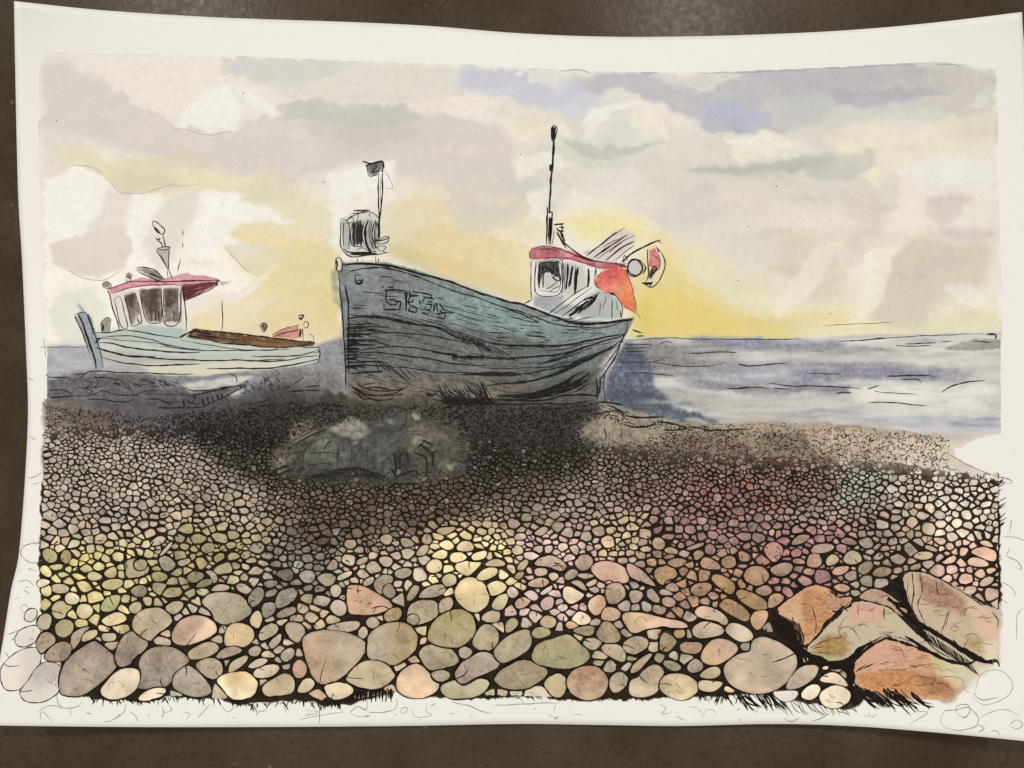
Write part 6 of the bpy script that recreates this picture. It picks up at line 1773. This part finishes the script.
sh([(945, 452), (970, 466), (996, 476), (1010, 480)], .6, (110, 100, 90), (.5, .3))
sh([(996, 476), (1006, 478), (1012, 482), (1006, 484)], .6, (110, 100, 90), (.5, .3))

# ------------------------------------------------------------------ pencil loops in the margins
DOODLES = [DOODLE, Part('pencil_scribble', 'faint pencil loops in the left margin'), Part('pencil_scribble', 'faint pencil loops in the bottom margin'),
           Part('pencil_scribble', 'few faint pencil ticks at the left edge of the shingle')]


def pd(pts, *a):
    x, y = pts[0]
    (DOODLES[3] if x < 70 and y < 500 else DOODLES[1] if x < 60 and y < 692 else (DOODLES[2] if x < 860 else DOODLE)).stroke(pts, *a)



def pen_():
    k = U(-25, 15)
    return tuple(ch + k for ch in PENCIL)


for pts in ([(916, 704), (928, 695), (938, 680), (950, 676), (962, 680), (965, 690), (972, 694)], [(938, 692), (956, 690), (964, 682)], [(975, 690), (980, 676), (992, 670), (1006, 674), (1013, 684), (1008, 696), (995, 702), (984, 705), (974, 698), (975, 690)],
            [(974, 693), (982, 700), (998, 698)], [(940, 722), (944, 712), (956, 710), (968, 708), (978, 716), (976, 726), (962, 730), (946, 728), (940, 722)], [(956, 712), (957, 706), (966, 704), (970, 710), (964, 718), (956, 712)],
            [(980, 718), (992, 712), (1008, 710), (1020, 716)], [(1010, 724), (1016, 720), (1023, 724), (1018, 729), (1010, 726)], [(978, 725), (984, 728), (978, 732)], [(990, 732), (996, 731), (1000, 736)], [(910, 724), (920, 718), (928, 712), (915, 711)],
            [(868, 712), (872, 718), (876, 714)], [(864, 716), (870, 716)], [(1002, 582), (1012, 588), (1016, 596)], [(1022, 608), (1017, 618), (1017, 640)], [(1004, 536), (1018, 538), (1026, 542)], [(1006, 556), (1018, 562), (1022, 570), (1016, 568)], [(1010, 548), (1006, 556)],
            [(1012, 520), (1010, 534)], [(1000, 598), (1008, 604)], [(22, 546), (32, 543), (40, 544)], [(24, 546), (20, 552), (26, 560), (34, 563), (42, 560)], [(33, 540), (36, 544), (40, 536)], [(18, 582), (28, 580), (34, 586)], [(24, 590), (30, 594)],
            [(20, 608), (24, 604), (28, 608), (24, 612), (20, 608)], [(14, 600), (20, 597)], [(10, 640), (16, 637)], [(8, 634), (14, 632), (24, 628)], [(5, 652), (10, 660)], [(38, 712), (46, 706), (56, 706), (62, 709)], [(56, 692), (58, 704), (66, 708), (78, 706), (82, 700)],
            [(40, 720), (42, 712), (52, 722)], [(72, 716), (70, 709), (80, 706)], [(126, 704), (124, 712), (112, 720), (104, 722)], [(130, 712), (136, 716), (138, 722)], [(86, 712), (92, 714)], [(162, 706), (164, 712), (172, 710), (168, 704)], [(162, 718), (164, 710)],
            [(182, 712), (190, 714), (186, 720)], [(198, 718), (206, 708), (210, 704)], [(222, 706), (228, 712), (234, 708)], [(256, 716), (258, 712), (266, 711)], [(284, 704), (286, 714)], [(306, 710), (318, 712), (304, 716)], [(298, 720), (316, 716), (342, 712), (332, 706)],
            [(320, 704), (319, 724)], [(350, 712), (358, 706), (366, 710), (368, 700)], [(350, 712), (356, 716), (366, 717), (372, 715)], [(368, 712), (386, 712), (396, 708), (397, 698)], [(400, 712), (402, 708), (408, 708), (404, 714), (400, 712)], [(412, 708), (414, 716), (424, 717), (432, 715), (426, 710), (428, 703)],
            [(430, 706), (436, 703)], [(452, 702), (470, 706), (484, 712), (492, 714)], [(492, 706), (520, 704), (560, 703)], [(520, 698), (524, 704)], [(556, 704), (554, 712)], [(548, 714), (556, 719)], [(570, 710), (572, 713)], [(574, 714), (582, 715)],
            [(660, 704), (666, 708), (662, 714), (672, 712)], [(702, 718), (706, 710), (714, 710), (716, 716)], [(676, 716), (684, 720)], [(690, 706), (698, 708), (702, 714)], [(784, 718), (792, 722), (800, 718)], [(812, 722), (822, 718), (830, 712)], [(738, 722), (742, 718)],
            [(50, 415), (58, 412), (64, 418)], [(28, 378), (34, 380)], [(30, 436), (36, 440)], [(28, 478), (36, 476), (42, 472)], [(32, 484), (40, 482)]):
    pd(pts, U(.5, .85), pen_(), (.4, .3), .5)
for i in range(26):
    x, y = (U(0, 38), U(560, 690)) if R() < .4 else (U(60, 1000), U(706, 720))
    if x < 38 and x < (700 - y) * .12 + 4:
        continue
    pd([(x, y), (x + U(-4, 4), y + U(-3, 3)), (x + U(-6, 6), y + U(-3, 3))], U(.4, .7), pen_(), (.4, .3), .5)
pd(Tl(40, 310)([(20, 180), (30, 230), (35, 300)]), .6, PENCIL)
for pts in ([(42, 402), (48, 410), (54, 416)], [(46, 418), (52, 414)], [(44, 424), (52, 422), (56, 428)]):
    pd(pts, .8, (110, 98, 88))

# ------------------------------------------------------------------ materials
def nodes(name):
    m = bpy.data.materials.new(name)
    m.use_nodes = True
    nt = m.node_tree
    return m, nt, nt.nodes['Principled BSDF'], nt.nodes, nt.links


def noise(N, L, co, scale, detail=3, rough=.55):
    n = N.new('ShaderNodeTexNoise')
    n.inputs['Scale'].default_value = scale
    n.inputs['Detail'].default_value = detail
    n.inputs['Roughness'].default_value = rough
    L.new(co, n.inputs['Vector'])
    return n.outputs['Fac']


def mrange(N, L, v, a, b, c, d):
    n = N.new('ShaderNodeMapRange')
    for k, x in zip(('From Min', 'From Max', 'To Min', 'To Max'), (a, b, c, d)):
        n.inputs[k].default_value = x
    L.new(v, n.inputs['Value'])
    return n.outputs['Result']


PAINT, nt, bs, N, L = nodes('watercolour_paper')
att = N.new('ShaderNodeAttribute')
att.attribute_name = 'pigment'
tc = N.new('ShaderNodeTexCoord')
g1 = mrange(N, L, noise(N, L, tc.outputs['Object'], 780, 2), .36, .64, -.2, .2)
g2 = mrange(N, L, noise(N, L, tc.outputs['Object'], 260, 3), .36, .64, -.13, .13)
ad = N.new('ShaderNodeMath')
L.new(g1, ad.inputs[0])
L.new(g2, ad.inputs[1])
sp = N.new('ShaderNodeSeparateColor')
L.new(att.outputs['Color'], sp.inputs[0])
amt = mrange(N, L, sp.outputs[1], .2, .5, 1.0, .04)      # pigment settles in the tooth of the paper, bare paper stays even
mm = N.new('ShaderNodeMath')
mm.operation = 'MULTIPLY'
L.new(ad.outputs[0], mm.inputs[0])
L.new(amt, mm.inputs[1])
mu = N.new('ShaderNodeMath')
mu.inputs[1].default_value = 1.0
L.new(mm.outputs[0], mu.inputs[0])
vm = N.new('ShaderNodeVectorMath')
vm.operation = 'SCALE'
L.new(att.outputs['Color'], vm.inputs[0])
L.new(mu.outputs[0], vm.inputs['Scale'])
L.new(vm.outputs[0], bs.inputs['Base Color'])
bs.inputs['Roughness'].default_value = .85
bs.inputs['Specular IOR Level'].default_value = .04
bp = N.new('ShaderNodeBump')
bp.inputs['Strength'].default_value = .10
bp.inputs['Distance'].default_value = .0004
L.new(noise(N, L, tc.outputs['Object'], 700, 3), bp.inputs['Height'])
L.new(bp.outputs['Normal'], bs.inputs['Normal'])

STONE, nt, bs, N, L = nodes('dark_speckled_worktop')
tc = N.new('ShaderNodeTexCoord')
co = tc.outputs['Object']
mix = N.new('ShaderNodeMixRGB')
mix.inputs[1].default_value = (.047, .034, .019, 1)
mix.inputs[2].default_value = (.071, .053, .031, 1)
L.new(mrange(N, L, noise(N, L, co, 26, 5, .6), .35, .65, 0, 1), mix.inputs[0])
mix2 = N.new('ShaderNodeMixRGB')
mix2.inputs[2].default_value = (.022, .016, .012, 1)
L.new(mrange(N, L, noise(N, L, co, 420, 3, .6), .52, .70, 0, .5), mix2.inputs[0])
L.new(mix.outputs[0], mix2.inputs[1])
mix3 = N.new('ShaderNodeMixRGB')
mix3.inputs[2].default_value = (.20, .17, .13, 1)
vo = N.new('ShaderNodeTexVoronoi')
vo.inputs['Scale'].default_value = 140
L.new(co, vo.inputs['Vector'])
ms = N.new('ShaderNodeMath')
ms.operation = 'MULTIPLY'
L.new(mrange(N, L, vo.outputs['Distance'], .07, .16, 1, 0), ms.inputs[0])
sep = N.new('ShaderNodeSeparateColor')
L.new(vo.outputs['Color'], sep.inputs[0])
L.new(mrange(N, L, sep.outputs[0], .80, .95, 0, .7), ms.inputs[1])
L.new(ms.outputs[0], mix3.inputs[0])
L.new(mix2.outputs[0], mix3.inputs[1])
L.new(mix3.outputs[0], bs.inputs['Base Color'])
L.new(mrange(N, L, noise(N, L, co, 300, 3), .3, .7, .22, .30), bs.inputs['Roughness'])
bs.inputs['Specular IOR Level'].default_value = .07
bp = N.new('ShaderNodeBump')
bp.inputs['Strength'].default_value = .12
bp.inputs['Distance'].default_value = .0005
L.new(noise(N, L, co, 380, 3), bp.inputs['Height'])
L.new(bp.outputs['Normal'], bs.inputs['Normal'])

# ------------------------------------------------------------------ build everything
scene = bpy.context.scene
root = bpy.data.objects.new('watercolour_painting', None)
scene.collection.objects.link(root)
root['label'] = 'curled sheet of white paper with a watercolour of two beached fishing boats on shingle'
root['category'] = 'painting'

# the sheet itself, a solid with a top, an underside and an edge
TOP = spline([(14, 1), (100, 10), (200, 16.5), (260, 19), (350, 22), (430, 26), (516, 33), (600, 36.5), (680, 36.5), (772, 34), (850, 30), (930, 23), (1022, 12)], 6)
BOT = spline([(-14, 724), (0, 725.5), (130, 727), (256, 727), (400, 726), (516, 724), (600, 725), (680, 726), (772, 724), (850, 726), (930, 732), (1024, 741), (1036, 743)], 6)
LEF = spline([(14, 1), (15, 60), (18, 190), (22, 260), (26, 350), (28, 410), (25.5, 470), (22, 520), (18, 560), (11, 590), (3, 640), (-6, 690), (-14, 724)], 6)
RIG = spline([(1022, 12), (1023, 30), (1025, 60), (1030, 150), (1034, 300), (1035, 450), (1034, 560), (1032, 640), (1034, 700), (1036, 743)], 6)


def even(path, n):
    d = [0]
    for (x1, y1), (x2, y2) in zip(path, path[1:]):
        d.append(d[-1] + math.hypot(x2 - x1, y2 - y1))
    t = np.linspace(0, d[-1], n)
    return np.stack([np.interp(t, d, [p[0] for p in path]), np.interp(t, d, [p[1] for p in path])], -1)


NU, NV = 130, 96
T_, B_, Lf, Rt = even(TOP, NU), even(BOT, NU), even(LEF, NV), even(RIG, NV)
u = np.linspace(0, 1, NU)[None, :, None]
v = np.linspace(0, 1, NV)[:, None, None]
grid = (1 - v) * T_[None] + v * B_[None] + (1 - u) * Lf[:, None] + u * Rt[:, None] - (
    (1 - u) * (1 - v) * T_[0] + u * (1 - v) * T_[-1] + (1 - u) * v * B_[0] + u * v * B_[-1])
gl = grid.reshape(-1, 2)
topv = P(gl[:, 0], gl[:, 1], 0)
botv = topv.copy()
botv[:, 2] -= .00045
faces = []
n = NU * NV
for j in range(NV - 1):
    for i in range(NU - 1):
        q = j * NU + i
        faces.append((q, q + NU, q + NU + 1, q + 1))
        faces.append((n + q, n + q + 1, n + q + NU + 1, n + q + NU))
rim = [i for i in range(NU)] + [j * NU + NU - 1 for j in range(1, NV)] + [(NV - 1) * NU + i for i in range(NU - 2, -1, -1)] + [j * NU for j in range(NV - 2, 0, -1)]
for a_, b_ in zip(rim, rim[1:] + rim[:1]):
    faces.append((a_, b_, n + b_, n + a_))
me = bpy.data.meshes.new('paper_sheet')
me.from_pydata(np.concatenate([topv, botv]).tolist(), [], faces)
at_ = me.color_attributes.new('pigment', 'FLOAT_COLOR', 'POINT')
rgba = np.ones((2 * n, 4), np.float32)
rgba[:, :3] = lin(PAPER * .86 + PAPER @ np.array([.3, .59, .11]) * .14) * TINT
at_.data.foreach_set('color', rgba.ravel())
me.materials.append(PAINT)
me.polygons.foreach_set('use_smooth', [len(f) == 4 and k < 2 * (NU - 1) * (NV - 1) for k, f in enumerate(faces)])
ob = bpy.data.objects.new('paper_sheet', me)
scene.collection.objects.link(ob)
ob.parent = root

for p_ in [SKYP, SEAP, LSEAP, SHORE, HEAP_P, BLOCK_P] + DOODLES:
    p_.build(root, PAINT)
o = REST.build(root, PAINT)
o['kind'] = 'stuff'
for p_ in PEB + BLD:
    p_.build(root, PAINT)
o = BOAT.build(root, PAINT)
for p_ in [HOUSE_P, ROOF_P, FLAG_P, MAST_P, WINCH_P, LAMP_P, BUOY_P, HORN_P, RAIL_P] + WINP:
    p_.build(o, PAINT)
o = BOAT_S.build(root, PAINT)
for p_ in [STEM_S, DECK_S, HOUSE_S, ROOF_S, MAST_S, RED_S] + WINS:
    p_.build(o, PAINT)

me = bpy.data.meshes.new('worktop')
me.from_pydata([(-.75, -.6, 0), (.75, -.6, 0), (.75, .6, 0), (-.75, .6, 0), (-.75, -.6, -.03), (.75, -.6, -.03), (.75, .6, -.03), (-.75, .6, -.03)], [],
               [(0, 1, 2, 3), (7, 6, 5, 4), (0, 4, 5, 1), (1, 5, 6, 2), (2, 6, 7, 3), (3, 7, 4, 0)])
me.materials.append(STONE)
ob = bpy.data.objects.new('table_top', me)
scene.collection.objects.link(ob)
ob['kind'] = 'structure'

# ------------------------------------------------------------------ lamps of the room, two added fill lamps, camera, render settings
def disc(name, loc, power, size, col=(1.0, .952, .882)):
    d = bpy.data.lights.new(name, 'AREA')
    d.shape = 'DISK'
    d.size = size
    d.energy = power
    d.color = col
    o = bpy.data.objects.new(name, d)
    o.location = loc
    tgt = np.array([0, 0, 0.0]) - np.array(loc)
    from mathutils import Vector
    o.rotation_euler = Vector(tgt).to_track_quat('-Z', 'Y').to_euler()
    scene.collection.objects.link(o)
    return o


disc('ceiling_or_fill_lamp', (-.88, 1.06, 2.0), 15.3, .14)
disc('ceiling_or_fill_lamp', (.48, 1.0, 2.0), 13.5, .14)
disc('ceiling_or_fill_lamp', (-.45, -.50, 2.0), 13, .3)  # fill lamp added for brightness, its glare hidden under the sheet
disc('ceiling_or_fill_lamp', (.35, -.45, 2.0), 7.6, .3)  # second added fill lamp, weaker
w = bpy.data.worlds.new('World')
scene.world = w
w.use_nodes = True
bg = w.node_tree.nodes['Background']
bg.inputs['Color'].default_value = (1.0, .952, .882, 1)
bg.inputs['Strength'].default_value = .185

cam = bpy.data.cameras.new('camera')
cam.sensor_width = 36
cam.lens = 18 * H / (512 * S)
cam.clip_start = .01
cam.clip_end = 50
co_ = bpy.data.objects.new('camera', cam)
co_.location = (0, 0, H)
scene.collection.objects.link(co_)
scene.camera = co_
scene.render.resolution_x, scene.render.resolution_y = 1024, 768
scene.view_settings.view_transform = 'Standard'
scene.view_settings.look = 'None'
scene.view_settings.exposure = 0
scene.view_settings.gamma = 1
